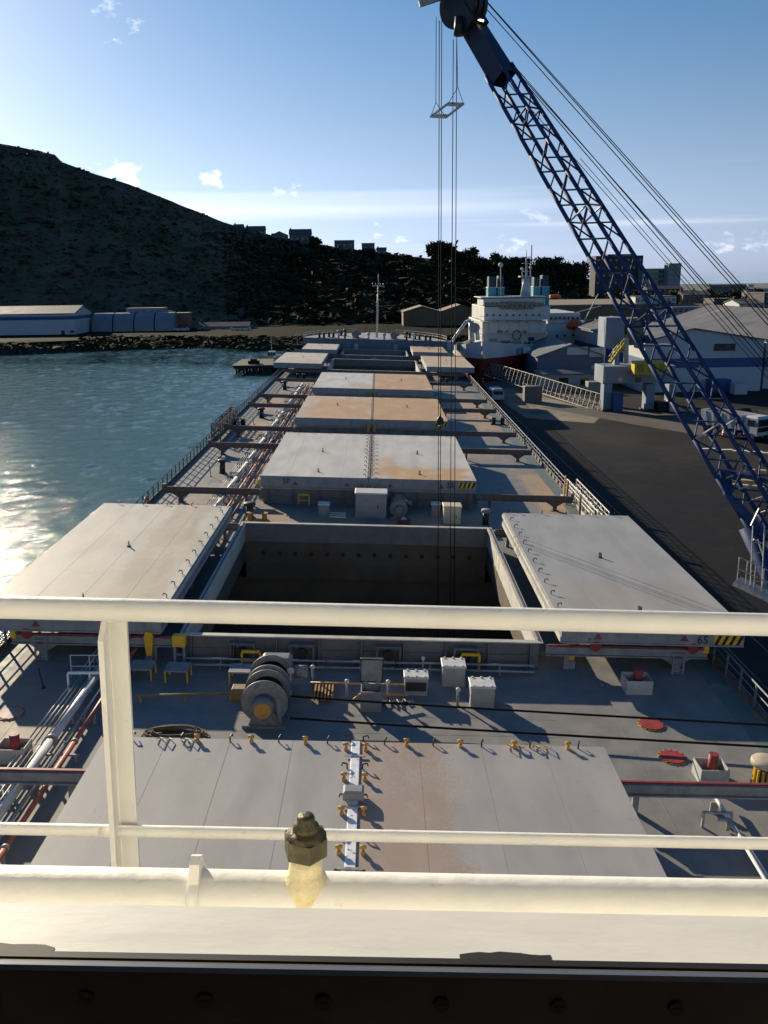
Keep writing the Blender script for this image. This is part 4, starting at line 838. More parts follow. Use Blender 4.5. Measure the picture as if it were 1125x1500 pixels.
# far shore: a low flat of land in front of the hills
landm = mat('shore land', (.018, .018, .012), .95, var=.4, scale=.03, dirt=(.014,.014,.012), damt=.2, dscale=.02, spec=.02)
b = MB(); q = [gr(-900, 514, ZW), gr(-250, 516, ZW), gr(0, 519, ZW), gr(110, 514, ZW), gr(200, 510, ZW), gr(290, 507, ZW), gr(375, 513, ZW), gr(400, 511, ZW), gr(660, 508, ZW)]
far = [at(-900+i*140, 430, 1500) for i in range(13)]
pts = [(v.x, v.y) for v in q]+[(120, 420), (120, 1500)]+[(-1200, 1500)]
b.prism(pts, 'z', -12, -3.6); shore = b.build('shore', landm, None, 'structure')
rockm = mat('shore rock', (.055,.05,.045), .9, var=.5, scale=.5)
rk = []
for k in range(5):
    bb = MB(); bb.ball((0,0,0), 1, 7, 5)
    bb.v = [v*random.uniform(.7, 1.25) for v in bb.v]; bb.sm = [False]*len(bb.sm); rk.append(mesh_of(bb, 'rock', rockm))
cnt = 0
for a, c in zip(q[1:], q[2:]):
    L_ = (c-a).length; m_ = int(L_/2.1)
    for i in range(m_):
        p = a+(c-a)*((i+random.random())/m_)
        for lv in range(2):
            if cnt >= 290: continue
            o = shared('rock', rk[cnt % 5], shore, (p.x+random.uniform(-.5,.5), p.y+lv*1.3+random.uniform(-.3,.3), ZW+.4+lv*1.5), random.random()*6); o.scale = [random.uniform(.9,1.7)]*3; cnt += 1

# hills: ridge line follows the skyline, at distances a ridge with houses of usual size implies
SKY = [(-700,120),(-300,170),(-120,195),(0,212),(58,223),(97,231),(103,233),(104,240),(150,257),(200,272),(250,292),(300,312),(340,328),(400,344),(440,352),(500,362),(560,369),(600,374),(640,379),(700,388),(760,396),(820,402),(860,408),(900,414),(960,421),(1040,426),(1125,428),(1300,430)]
def skyv(u):
    for (a, va), (c, vc) in zip(SKY, SKY[1:]):
        if a <= u <= c: return va+(vc-va)*(u-a)/(c-a)
    return SKY[-1][1]
from mathutils import noise as MN
hillm, N, L, P = simple('hillside scrub and rock')
tcn = N.new('ShaderNodeTexCoord')
def hz(s, d):
    n = N.new('ShaderNodeTexNoise'); n.inputs['Scale'].default_value = s; n.inputs['Detail'].default_value = d; n.inputs['Roughness'].default_value = .65; L.new(tcn.outputs['Object'], n.inputs['Vector']); return n.outputs['Fac']
cr = N.new('ShaderNodeValToRGB'); L.new(hz(.022, 10), cr.inputs[0]); e = cr.color_ramp.elements; e[0].position = .3; e[0].color = (.075,.062,.045,1); e[1].position = .8; e[1].color = (.20,.155,.105,1)
e2 = cr.color_ramp.elements.new(.5); e2.color = (.12,.098,.068,1)
L.new(cr.outputs[0], P.inputs['Base Color']); P.inputs['Roughness'].default_value = .95; P.inputs['Specular IOR Level'].default_value = 0
bp = N.new('ShaderNodeBump'); bp.inputs['Strength'].default_value = .8; bp.inputs['Distance'].default_value = 2.5; L.new(hz(.15, 8), bp.inputs['Height']); L.new(bp.outputs[0], P.inputs['Normal'])
def ridgeD(u): return 690 + max(0, u-200)*.1
def footD(u): return 408 if u < 300 else (408+(u-300)*.06 if u < 620 else 428+(u-620)*.45)
us = [-700+i*9 for i in range(0, 212)]; NR = 34
def hillpt(u, f):
    # f 0..1 from the foot to the ridge, >1 down the far side
    v = skyv(u); D0, D1 = footD(u), ridgeD(u); top = at(u, v, D1); foot = at(u, 470, D0); zt = top.z-.6
    if f <= 1:
        D = D0+(D1-D0)*f; p = at(u, 430, D); bl = min(1, max(0, (u-60)/420)); prof = f*(1-bl)+f**1.9*bl
        z = -3.7+(zt+3.7)*prof; w = sin(pi*min(1, f*1.0))
        z += MN.fractal(Vector((p.x*.02, p.y*.02, 1)), 1.0, 2.0, 5)*4*w + MN.noise(Vector((p.x*.13, p.y*.13, 4)))*.9*min(1, f*4) 
        # keep slopes below the sight line to the ridge
        lim = CAM.z+(zt-CAM.z)*(D/D1) ; z = min(z, lim-.4*(1-f)*6-(0 if f > .98 else .6))
        z = max(z, -4.2)
    else:
        D = D1+(f-1)*500; p = at(u, 430, D); z = zt-(f-1)*45
    return Vector((p.x, p.y, z))
vs, fs = [], []
fr = [i/(NR-6) for i in range(NR-5)]+[1.1, 1.3, 1.8, 2.6]
for u in us:
    for f in fr: vs.append(hillpt(u, f))
m_ = len(fr)
for i in range(len(us)-1):
    for j in range(m_-1): fs.append((i*m_+j, (i+1)*m_+j, (i+1)*m_+j+1, i*m_+j+1))
b = MB(); b.add(vs, fs, True); b.build('hill', hillm, None, 'structure')
# scrub over the slope: one mass
scrubm = mat('scrub leaves', (.095, .082, .050), .9, var=.6, scale=.05, spec=.1)
b = MB()
for k in range(9000):
    u = random.uniform(-250, 890); f = random.random()**.7*.995; p = hillpt(u, f)
    s_ = random.uniform(.6, 1.7)*(1 if random.random() < .8 else 1.6)
    if f > .93: s_ *= .75
    tri = [p+Vector((random.gauss(0,1)*s_*.8, random.gauss(0,1)*s_*.8, random.uniform(0,1.25)*s_)) for _ in range(7)]
    b.add(tri, [(0,1,2),(2,3,4),(4,5,6),(1,3,5),(0,4,6)])
b.build('hillside_scrub', scrubm, None, 'stuff')['label'] = 'dark scrub covering the hillside'
woodm = mat('wood leaves', (.028, .034, .018), .9, var=.6, scale=.05, spec=.05)
b = MB()
for k in range(6500):
    u = random.uniform(330, 900); f = random.random()**.8*.97; p = hillpt(u, f)
    s_ = random.uniform(1.6, 3.6)*min(1, .35+(u-330)/250)
    if f > .85: s_ *= .7
    tri = [p+Vector((random.gauss(0,1)*s_*.8, random.gauss(0,1)*s_*.8, random.uniform(0,1.7)*s_)) for _ in range(9)]
    b.add(tri, [(0,1,2),(2,3,4),(4,5,6),(1,3,5),(0,4,6),(6,7,8),(1,7,3)])
b.build('hillside_wood', woodm, None, 'stuff')['label'] = 'dark thicket on the lower ridge behind the bow'
b = MB()
for k in range(2600):
    u = random.uniform(-260, 690); v = random.uniform(494, 511); p = gr(u, v, -3.6); s_ = random.uniform(.4, 1.2)
    if -125 < u < 115 and v < 505: continue
    tri = [p+Vector((random.gauss(0,1)*s_, random.gauss(0,1)*s_, random.uniform(-.2,1.1)*s_)) for _ in range(7)]
    b.add(tri, [(0,1,2),(2,3,4),(4,5,6),(1,3,5),(0,4,6)])
b.build('shore_scrub', woodm, None, 'stuff')['label'] = 'dark low scrub along the far shore'

# ---------------------------------------------------------------- trees on the ridge
leafm = mat('leaf dark', (.030, .042, .018), .8, var=.5, scale=.3, spec=.15); barkm = mat('bark', (.07,.05,.035), .9, var=.3)
def tree(u, v, D, h, w, label, seed, group='trees along the ridge', base=None):
    rnd = random.Random(seed); p = base or at(u, v, D)
    t = thing('ridge_tree', label, 'tree', tuple(p), group); OFF[t.name] = p.copy()
    tr = MB(); tr.cyl(p-Vector((0,0,2)), p+Vector((0,0,h*.55)), h*.035, 7, h*.018); 
    for k in range(5):
        a = rnd.uniform(0, 6.28); s0 = p+Vector((0,0,h*rnd.uniform(.3,.5))); tr.cyl(s0, s0+Vector((cos(a)*w*.3, sin(a)*w*.3, h*.25)), h*.014, 5, h*.006)
    tr.build('trunk', barkm, t)
    cr = MB(); lobes = [(p+Vector((rnd.uniform(-.33,.33)*w, rnd.uniform(-.33,.33)*w, h*rnd.uniform(.12,.84))), rnd.uniform(.2,.33)) for _ in range(14)]
    for _ in range(2200):
        c, r = rnd.choice(lobes); d = Vector((rnd.gauss(0,1), rnd.gauss(0,1), rnd.gauss(0,1))).normalized()*(rnd.random()**.4); q = c+Vector((d.x*r*w, d.y*r*w, d.z*r*h*.62))
        s_ = w*.05*rnd.uniform(.6,1.5); a = Vector((rnd.gauss(0,1), rnd.gauss(0,1), rnd.gauss(0,1)))*s_; e_ = Vector((rnd.gauss(0,1), rnd.gauss(0,1), rnd.gauss(0,1)))*s_
        cr.add([q, q+a, q+a*.6+e_, q+e_], [(0,1,2,3)])
    cr.build('crown', leafm, t)
def ridge_tree(u, vtop, wpx, label, seed, D=None):
    D = D or ridgeD(u)-25; vb = skyv(u)+7; p = at(u, vb, D); h = (vb-vtop)*D/F_PX*1.06; tree(u, vb, D, h, wpx*D/F_PX*1.3, label, seed, base=p)
TL = [(650,357,34,'big rounded tree standing behind the hanging crane ropes'),(688,363,22,'round tree next to the big rounded ridge tree'),(672,372,20,'low tree between the two round ridge trees'),(730,372,30,'broad tree above the turquoise funnel of the white ship'),(758,378,26,'tree behind the white ship mast, funnel side'),(790,380,22,'tree behind the white ship mast, boom side'),
 (812,378,20,'pointed tree above the white ship wheelhouse'),(828,386,24,'bushy tree on the ridge above the orange lifeboats'),(850,388,22,'last ridge tree before the dark block building'),(462,348,14,'bush tree beside the long gabled ridge house'),(540,366,16,'low shrubby tree by the flat ridge house'),(700,378,24,'low tree at the gap in the ridge trees'),(745,384,30,'dense low tree below the broad ridge tree'),(775,388,26,'dense low tree behind the ship mast'),(805,390,30,'dense low tree below the pointed ridge tree'),(842,396,30,'dense low tree below the bushy ridge tree')]
for i, (u, vt, wp_, lb_) in enumerate(TL): ridge_tree(u, vt, wp_, lb_, 100+i)

# ---------------------------------------------------------------- houses on the ridge
housem = mat('house render', (.14, .13, .12), .85, var=.2, scale=.2); roofm = mat('slate roof', (.09, .088, .09), .8, var=.3, scale=.4); stonem = mat('grey stone', (.055,.053,.055), .85, var=.25, scale=.3)
def house(u0, u1, vt, vb, D, label, gable='x', name='ridge_house', wall=None, dep=9.0, nwin=3, group='houses on the ridge', rows=1, roof=None, rh=.35):
    p0, p1 = at(u0, vb, D), at(u1, vb, D); h = (vb-vt)*D/F_PX*1.03; w = p1.x-p0.x; x0, x1, y0, y1, z0 = p0.x, p1.x, (p0.y+p1.y)/2, (p0.y+p1.y)/2+dep, p0.z
    t = thing(name, label, 'house' if 'house' in name else 'building', ((x0+x1)/2, (y0+y1)/2, z0), group); wall = wall or housem
    if gable == 'flat':
        MB().box(x0, x1, y0, y1, z0-6, z0+h-.25).build('wall', wall, t); MB().box(x0-.2, x1+.2, y0-.2, y1+.2, z0+h-.245, z0+h).build('roof', roof or roofm, t); he = h-.4
    elif gable == 'x':       # gable faces the camera
        he = h*(1-rh); MB().prism([(x0,z0-6),(x1,z0-6),(x1,z0+he),((x0+x1)/2,z0+h-.15),(x0,z0+he)], 'y', y0, y1).build('wall', wall, t)
        r = MB(); r.prism([(x0-.4,z0+he-.3),((x0+x1)/2,z0+h-.15),((x0+x1)/2,z0+h+.1),(x0-.4,z0+he)], 'y', y0-.3, y1+.3); r.prism([(x1+.4,z0+he),((x0+x1)/2,z0+h+.1),((x0+x1)/2,z0+h-.15),(x1+.4,z0+he-.3)], 'y', y0-.3, y1+.3); r.build('roof', roof or roofm, t)
    else:                    # ridge runs across the view
        he = h*(1-rh); MB().prism([(y0,z0-6),(y1,z0-6),(y1,z0+he),((y0+y1)/2,z0+h-.15),(y0,z0+he)], 'x', x0, x1).build('wall', wall, t)
        r = MB(); r.prism([(y0-.4,z0+he-.2),((y0+y1)/2,z0+h-.13),((y0+y1)/2,z0+h+.1),(y0-.4,z0+he+.05)], 'x', x0-.3, x1+.3); r.prism([(y1+.4,z0+he+.05),((y0+y1)/2,z0+h+.1),((y0+y1)/2,z0+h-.13),(y1+.4,z0+he-.2)], 'x', x0-.3, x1+.3); r.build('roof', roof or roofm, t)
        rt = [c for c in t.children if c.name.startswith('roof')][0]; MB().box(x0+.6, x0+1.5, (y0+y1)/2-.4, (y0+y1)/2+.4, z0+h-.3, z0+h+1.0).build('chimney', stonem, rt)
    for j in range(rows):
        for i in range(nwin):
            q = x0+w*(i+.5)/nwin; zz = z0+he*(j+.5)/rows; ww = min(.7, w/nwin*.3); hh = min(.7, he/rows*.28)
            o = MB().box(q-ww, q+ww, y0-.06, y0-.01, zz-hh, zz+hh).build('window', glassd, t); MB().box(q-ww-.1, q+ww+.1, y0-.12, y0-.063, zz-hh-.15, zz-hh).build('sill', stonem, o)
    return t
RH = [(342,356,329,338,'y','small dark house lowest on the open hill ridge',2),(360,388,332,343,'y','terrace house pair with chimneys on the ridge',3),(398,421,340,351,'x','gabled grey house beside the long gabled ridge house',2),(424,456,337,354,'y','long pitched roof house on the ridge',4),(490,519,353,364,'flat','flat roofed dark house on the ridge',3),(530,549,357,367,'flat','small flat roofed block on the ridge',2),(552,566,363,370,'y','low cottage past the small flat block on the ridge',2),(705,722,381,392,'flat','pale house half hidden by ridge trees',2)]
for (a, c, vt, vb, g_, lb_, nw) in RH: house(a, c, vt, vb+3, ridgeD((a+c)/2)-14, lb_, g_, nwin=nw)
# ================================================================ HARBOUR THINGS
wallw = mat('warehouse white', (.43, .44, .45), .6, var=.1, scale=.15, dirt=(.35,.33,.3), damt=.0, dscale=.1, dedge=.2)
wallb = mat('warehouse blue', (.035, .075, .19), .6, var=.15, scale=.3); roofg = mat('sheet roof grey', (.11, .11, .115), .65, var=.2, scale=.2, dirt=(.25,.2,.17), damt=.05, dscale=.08)
shedb = mat('shed brown', (.15, .105, .06), .8, var=.25, scale=.2); shedr = mat('shed roof tan', (.24,.19,.125), .8, var=.25, scale=.2)
tealm = mat('funnel turquoise', (.06, .27, .31), .5, var=.12, scale=.4); shipred = mat('ship red hull', (.26, .03, .025), .55, var=.25, scale=.25, dirt=(.12,.03,.02), damt=.1, dscale=.3)
shipw = mat('ship white', (.50, .50, .49), .5, var=.1, scale=.3, dirt=(.4,.3,.2), damt=-.06, dscale=.4); orangeb = mat('lifeboat orange', (.62, .10, .02), .5, var=.12)
greyp = mat('portal grey', (.20, .24, .29), .6, var=.15, scale=.3, dirt=(.2,.18,.16), damt=.0, dscale=.3); yellowd = mat('machine yellow', (.50, .36, .02), .55, var=.2, scale=.5)

# ---------------- mobile harbour crane
piv = at(1214, 902, 41.0); head = at(700, 52, 49.0)
t = thing('harbour_crane', 'blue lattice boom harbour crane standing on the quay', 'crane', (piv.x+6, piv.y-4, ZQ)); crane = t
ax = (head-piv).normalized(); LB = (head-piv).length; hor = ax.cross(Vector((0,0,1))).normalized(); nor = hor.cross(ax).normalized()
def bp_(f, i, j):
    # boom corner: f along the boom, i/j = -1/1 across and over; full width low, tapering to the head
    w = .90 if f < .35 else .90-(f-.35)*.52
    h = w*(1.0 if f > .18 else .55+f*2.5)
    return piv+ax*(LB*f)+hor*(i*w*.92)+nor*(j*h*.92)
cor = [(-1,-1), (1,-1), (1,1), (-1,1)]
fs_ = [.10+.0615*k for k in range(14)]
for (i, j) in cor:
    b = MB(); b.tube([bp_(f, i, j) for f in [.02]+fs_+[.93]], .115, 8); b.build('boom_chord', craneblue, t)
for k in range(len(fs_)-1):
    a, c = fs_[k], fs_[k+1]; m_ = (a+c)/2
    for q in range(4):
        A, B_ = cor[q], cor[(q+1)%4]
        MB().cyl(bp_(a, *A), bp_(m_, *B_), .045, 6).build('boom_brace', craneblue, t); MB().cyl(bp_(m_, *B_), bp_(c, *A), .045, 6).build('boom_brace', craneblue, t)
        if k % 3 == 0: MB().cyl(bp_(a, *A), bp_(a, *B_), .05, 6).build('boom_strut', galv if k in (3, 9) else craneblue, t)
# plated top section
b = MB()
for (A, B_) in ((0,1),(1,2),(2,3),(3,0)):
    vs_ = [bp_(.912, *cor[A]), bp_(.912, *cor[B_]), bp_(1.04, *cor[B_]), bp_(1.04, *cor[A])]; b.add(vs_, [(0,1,2,3)])
b.build('boom_head_plate', mat('crane dark blue', (.012,.018,.04), .5, var=.3), t)
dark = mat('crane head dark', (.012,.013,.018), .5, var=.4)
hd = at(679, 8, 49.0)
for q in (-.45, 0, .45): MB().cyl(hd+hor*(q-.14), hd+hor*(q+.14), 1.28, 28).build('head_sheave', dark, t)
b = MB(); b.bar(hd+ax*1.2, hd-ax*1.6, 1.3, .9, nor); b.build('head_frame', dark, t)
p = at(672, 42, 48.6); MB().cyl(p+Vector((0,0,.6)), p-Vector((0,0,.35)), .22, 10, .3).build('rope_guide', dark, t)
b = MB(); b.bar(at(645, -4, 49), at(614, 6, 49), .3, .3); b.build('head_arm', greybeam, t)
p = at(702, 30, 48.4); lampm = mat('lit flood lamp', (.9,.7,.35), .4, emit=(1,.72,.3,5.0)); MB().cyl(p+Vector((0,0,.25)), p, .12, 10, .26).build('flood_lamp', dark, t); MB().cyl(p-Vector((0,0,.001)), p-Vector((0,0,.05)), .25, 12).build('lamp_glass', lampm, t)
def rope(pts, r=.024, nm='rope'): b = MB(); b.tube(pts, r, 6); b.build(nm, wirem, t)
# hoist ropes into the open hold
hold_d = 49.0
def plumb(u, v, D, zend, dx=0): p = at(u, v, D); return [p, Vector((p.x+dx, p.y, zend))]
rope(plumb(643.5, 30, 48.6, -8.0)); rope(plumb(647, 28, 48.9, 3.0)); rope(plumb(664, 58, 48.7, -8.0)); rope(plumb(669, 58, 49.1, -8.0, .1))
# luffing and hoist ropes back to the tower
tower_top = at(1330, 690, 43.0)
rope([at(710, 0, 49), at(1064, 400, 45.5), at(1330, 695, 43)]); rope([at(713, 2, 49.2), at(1070, 400, 45.8), at(1330, 688, 43.4)]); rope([at(708, 8, 49), at(1058, 402, 45.2), at(1330, 704, 43)])
rope([at(752, 95, 48.6), at(1016, 400, 45.6), at(1300, 725, 43)]); rope([at(752, 99, 48.4), at(1022, 402, 45.4), at(1305, 722, 43.2)]); rope([at(748, 97, 48.4), at(1010, 402, 45.2), at(1290, 730, 43)])
rope([at(675, 44, 49), at(847, 238, 47), at(987, 397, 45.2), at(1200, 640, 43)], .018); rope([at(850, 232, 47.2), at(998, 402, 45.4), at(1210, 640, 43.4)], .016)
# luffing cylinder, foot frame, walkway, tower, chassis
c0 = bp_(.25, 0, -1.15); c1 = piv+Vector((4.2, -1.6, -3.0))
b = MB(); b.cyl(at(1072, 722, 42.6), at(1094, 774, 42.4), .11, 12); b.build('cylinder_rod', galv, t)
b = MB(); b.cyl(at(1094, 772, 42.4), at(1185, 965, 41.2), .40, 18); b.build('luffing_cylinder', craneblue, t)
b = MB(); b.bar(at(1052, 690, 43.2), at(1085, 700, 42.6), .35, .3); b.bar(at(1060, 690, 43), at(1068, 725, 42.6), .5, .2); b.bar(at(1068, 725, 42.6), at(1125, 790, 42.0), .5, .25); b.bar(at(1062, 690, 43), at(1125, 705, 42), .25, .2); b.build('boom_foot_frame', craneblue, t)
for i in range(5):
    a = at(1064+i*17, 700+i*17, 42.8-.2*i); MB().cyl(a, at(1092+i*12, 690+i*19, 42.4-.2*i), .05, 6).build('foot_brace', galv, t)
pl = at(1103, 862, 40.5)
MB().bar(at(1079, 851, 40.6), at(1150, 885, 39.4), 1.0, .16).build('gallery_floor', galv, t)
for i in range(6):
    a = at(1080+i*12, 850+i*6, 40.6-.2*i); MB().cyl(a, a+Vector((0,0,1.1)), .028, 6).build('gallery_post', galv, t)
for z in (.55, 1.1): MB().cyl(at(1079, 849, 40.6)+Vector((0,0,z)), at(1150, 883, 39.4)+Vector((0,0,z)), .028, 6).build('gallery_rail', galv, t)
for i in range(5): a = at(1101, 850-i*14, 40.3); MB().cyl(a, at(1114, 852-i*14, 40.2), .025, 6).build('ladder_rung', galv, t)
for u in (1099, 1116): MB().cyl(at(u, 862, 40.3), at(u+4, 770, 40.6), .03, 6).build('ladder_side', galv, t)
for (a_, e_) in (((1104, 790), (1125, 800)), ((1100, 770), (1112, 745)), ((1110, 790), (1118, 815))): MB().cyl(at(*a_, 41), at(*e_, 41), .04, 6).build('foot_brace', galv, t)
cx, cy = piv.x+6, piv.y-4
MB().cyl((cx,cy,ZQ+3.2),(cx,cy,ZQ+13),1.6,20).build('tower', craneblue, t); MB().bevbox(cx-3.5, cx+3.5, cy-5, cy+3, ZQ+2.2, ZQ+5.4, .2).build('machinery_house', craneblue, t); MB().bevbox(cx-4.5, cx+4.5, cy-8, cy+8, ZQ+1.0, ZQ+2.1, .2).build('chassis', yellowd, t)
b = MB(); b.bar(piv, Vector((cx,cy,piv.z+1.5)), 1.6, 1.4); b.build('boom_pivot', craneblue, t)
MB().bevbox(cx-1.6, cx+1.6, cy+1.7, cy+3.6, ZQ+9, ZQ+11.6, .2).build('cabin', glassd, t)
b = MB(); b.bar(tower_top, Vector((cx,cy,ZQ+13)), .8, .8); b.build('tower_head', craneblue, t)
wh = mesh_of(MB().cyl((-.3,0,0),(.3,0,0),.62,16), 'wheel', black)
for sx in (-4.2, 4.2):
    for k in range(8): shared('wheel', wh, t, (sx, -6.3+k*1.8, .64))
# hook ball and hanging frame
p = at(644.5, 610, 48.9); hb_ = thing('hook_ball', 'black crane hook ball hanging over the tan hatch cover', 'hook', tuple(p)); MB().lathe(p-Vector((0,0,.25)), [(.05,-.2),(.16,-.14),(.21,0),(.16,.15),(.06,.24),(.04,.4)], 16).build('ball', dark, hb_); MB().cyl(p-Vector((0,0,.7)), p-Vector((0,0,.5)), .06, 8).build('hook', dark, hb_)
p = at(656, 160, 48.6); fr = thing('spreader_frame', 'small pale metal frame slung high on the hoist ropes', 'spreader', tuple(p))
P4 = [at(631, 171, 48.0), at(653, 172, 48.0), at(679, 152, 49.6), at(657, 151, 49.6)]
for a, c in ((0,1),(1,2),(2,3),(3,0)): MB().bar(P4[a], P4[c], .1, .1).build('bar', galv, fr)
for f in (.15, .85): MB().bar(P4[1]+(P4[2]-P4[1])*f, P4[0]+(P4[3]-P4[0])*f, .09, .09).build('crossbar', galv, fr)
for (a_, uu, vv) in ((0, 638.5, 150), (1, 638.5, 150), (2, 670.5, 128), (3, 670.5, 128)): MB().cyl(P4[a_], at(uu, vv, 48.6), .018, 5).build('sling', wirem, fr)
MB().cyl(at(638.5, 150, 48.6), at(639, 25, 48.8), .018, 5).build('line', wirem, fr); MB().cyl(at(670.5, 128, 48.6), at(669, 52, 48.8), .018, 5).build('line', wirem, fr)

# ---------------- lattice jib lying on the quay
jibm = mat('jib weathered', (.22,.21,.19), .5, metal=.2, var=.3)
t = thing('lattice_jib', 'pale lattice jib lying across the quay towards the grey portal', 'jib', tuple(at(885, 603, 136)))
A0, A1 = at(690, 540, 204), at(884, 602, 152); A0.z = max(A0.z, ZQ+.4); d = (A1-A0); Lj = d.length; d.normalize(); sd = d.cross(Vector((0,0,1))).normalized(); hgt, wd = 2.7, 1.2
jp = lambda f, i: A0+d*(Lj*f)+(sd*(wd*i) if i else Vector((0,0,hgt)))
for i in (-1, 1, 0): MB().cyl(jp(0, i), jp(1, i), .10, 6).build('chord', jibm, t)
nj = 34
for k in range(nj):
    for i in (-1, 1): MB().cyl(jp(k/nj, i), jp((k+.5)/nj, 0), .06, 5).build('brace', jibm, t); MB().cyl(jp((k+.5)/nj, 0), jp((k+1)/nj, i), .06, 5).build('brace', jibm, t)
    if k % 2 == 0: MB().cyl(jp(k/nj, -1), jp((k+1)/nj, 1), .05, 5).build('floor_brace', jibm, t)
p = gr(781, 590); t = thing('concrete_block', 'tall concrete block beside the lattice jib', 'block', tuple(p)); MB().bevbox(p.x-1.6, p.x+1.6, p.y, p.y+2.2, ZQ, ZQ+3.0, .08).build('block', conc, t); MB().box(p.x-1.4, p.x-.4, p.y-.03, p.y-.003, ZQ+.3, ZQ+2.5).build('form_panel', conc, t)

# ---------------- grey portal with yellow stairs
t = thing('portal_hopper', 'grey portal structure with yellow stairs and a yellow cabin', 'portal', tuple(gr(925, 604))); D = 150
pat = lambda u, v, d: atY(u, v, at(930, 560, d).y)
def pbx(u0, u1, v0, v1, dep, nm, m, D_=D): Y = at(930, 560, D_).y; a, c = atY(u0, v1, Y), atY(u1, v0, Y); return MB().bevbox(a.x, c.x, a.y, a.y+dep, a.z, c.z, .05).build(nm, m, t)
pbx(886, 916, 465, 509, 5, 'tower_block', greyp); pbx(900, 908, 509.5, 535, 1.5, 'rear_column', greyp, D+2.5); pbx(917, 945, 466, 506, 5, 'machine_room', mat('olive grey', (.16,.15,.10), .7, var=.3), D+.5)
pbx(883, 990, 535.5, 562, 6, 'portal_beam', greyp, D-.5); pbx(883, 897, 562.5, 602, 2.2, 'leg', greyp, D-.6); pbx(945, 960, 562.5, 602, 2.2, 'leg', greyp, D-.6); pbx(885, 895, 562.5, 598, 2.2, 'leg', greyp, D+5); pbx(978, 990, 562.5, 598, 2.2, 'leg', greyp, D+4.6)
pbx(882, 899, 600, 607, 3, 'bogie', black, D-1.2); pbx(943, 962, 600, 607, 3, 'bogie', black, D-1.2)
o = pbx(929, 980, 529, 549, 2.0, 'yellow_cabin', yellowd, D-3.2)
for k in range(3): a, c = pat(934+k*16, 545, D-3.3), pat(944+k*16, 533, D-3.3); MB().box(a.x, c.x, a.y-.03, a.y-.0, a.z, c.z).build('panel', mat('dark yellow', (.3,.2,.02), .6), o)
pbx(936, 985, 505, 511, 3, 'gallery', galv, D-1); pbx(945, 958, 492, 503, 3, 'dark_window', black, D-2)
MB().cyl(pat(917, 532, D-2.5), pat(917, 495, D-2.5), .42, 12).build('white_column', shipw, t)
for k in range(7):
    a = pat(895+k*3, 529-k*4.4, D-2.8); MB().box(a.x-.2, a.x+.2, a.y-.6, a.y+.6, a.z-.05, a.z+.05).build('stair_tread', yellowd, t)
for dy in (-.6, .6): a, c = pat(893, 531, D-2.8), pat(917, 498, D-2.8); MB().bar(a+Vector((0,dy,.9)), c+Vector((0,dy,.9)), .1, .12).build('stair_rail', yellowd, t); MB().bar(a+Vector((0,dy,0)), c+Vector((0,dy,0)), .12, .35).build('stair_stringer', yellowd, t)
for (v0_, v1_) in ((507, 510), (513, 515.5)): pbx(905, 921, v0_, v1_, 2, 'landing', yellowd, D-2.9)
MB().cyl(pat(885, 560, D-1), pat(886, 468, D-1), .06, 6).build('conduit', galv, t)
for k in range(2): a, c = pat(904+k*27, 560, D-.56), pat(912+k*27, 553, D-.56); MB().box(a.x, c.x, a.y-.04, a.y-.005, a.z, c.z).build('window', glassd, t)
for (u, v, lb_, m, w_, h_) in [(905, 604, 'blue tank under the grey portal', wallb, 1.6, 3.2), (861, 566, 'yellow digger body behind the lattice jib', yellowd, 2.6, 2.4), (873, 576, 'cream box container beside the yellow digger', mat('container cream', (.26,.25,.2), .6, var=.15), 3.2, 2.2), (975, 603, 'dark generator set between the portal legs', black, 2.6, 1.6), (985, 604, 'white drum stack beside the generator', shipw, .8, 1.8), (1055, 576, 'dark blue container against the white warehouse', wallb, 4, 2.6), (1085, 579, 'small white container against the warehouse corner', wallw, 2.4, 2.2)]:
    p = gr(u, v); tt = thing('yard_container', lb_, 'container', tuple(p)); MB().bevbox(p.x-w_/2, p.x+w_/2, p.y, p.y+2.5, ZQ+.15, ZQ+h_, .06).build('body', m, tt); MB().box(p.x-w_/2+.1, p.x+w_/2-.1, p.y-.04, p.y-.005, ZQ+.4, ZQ+h_-.3).build('door', m, tt); MB().box(p.x-w_/2, p.x+w_/2, p.y+.2, p.y+2.3, ZQ, ZQ+.148).build('skid', black, tt)

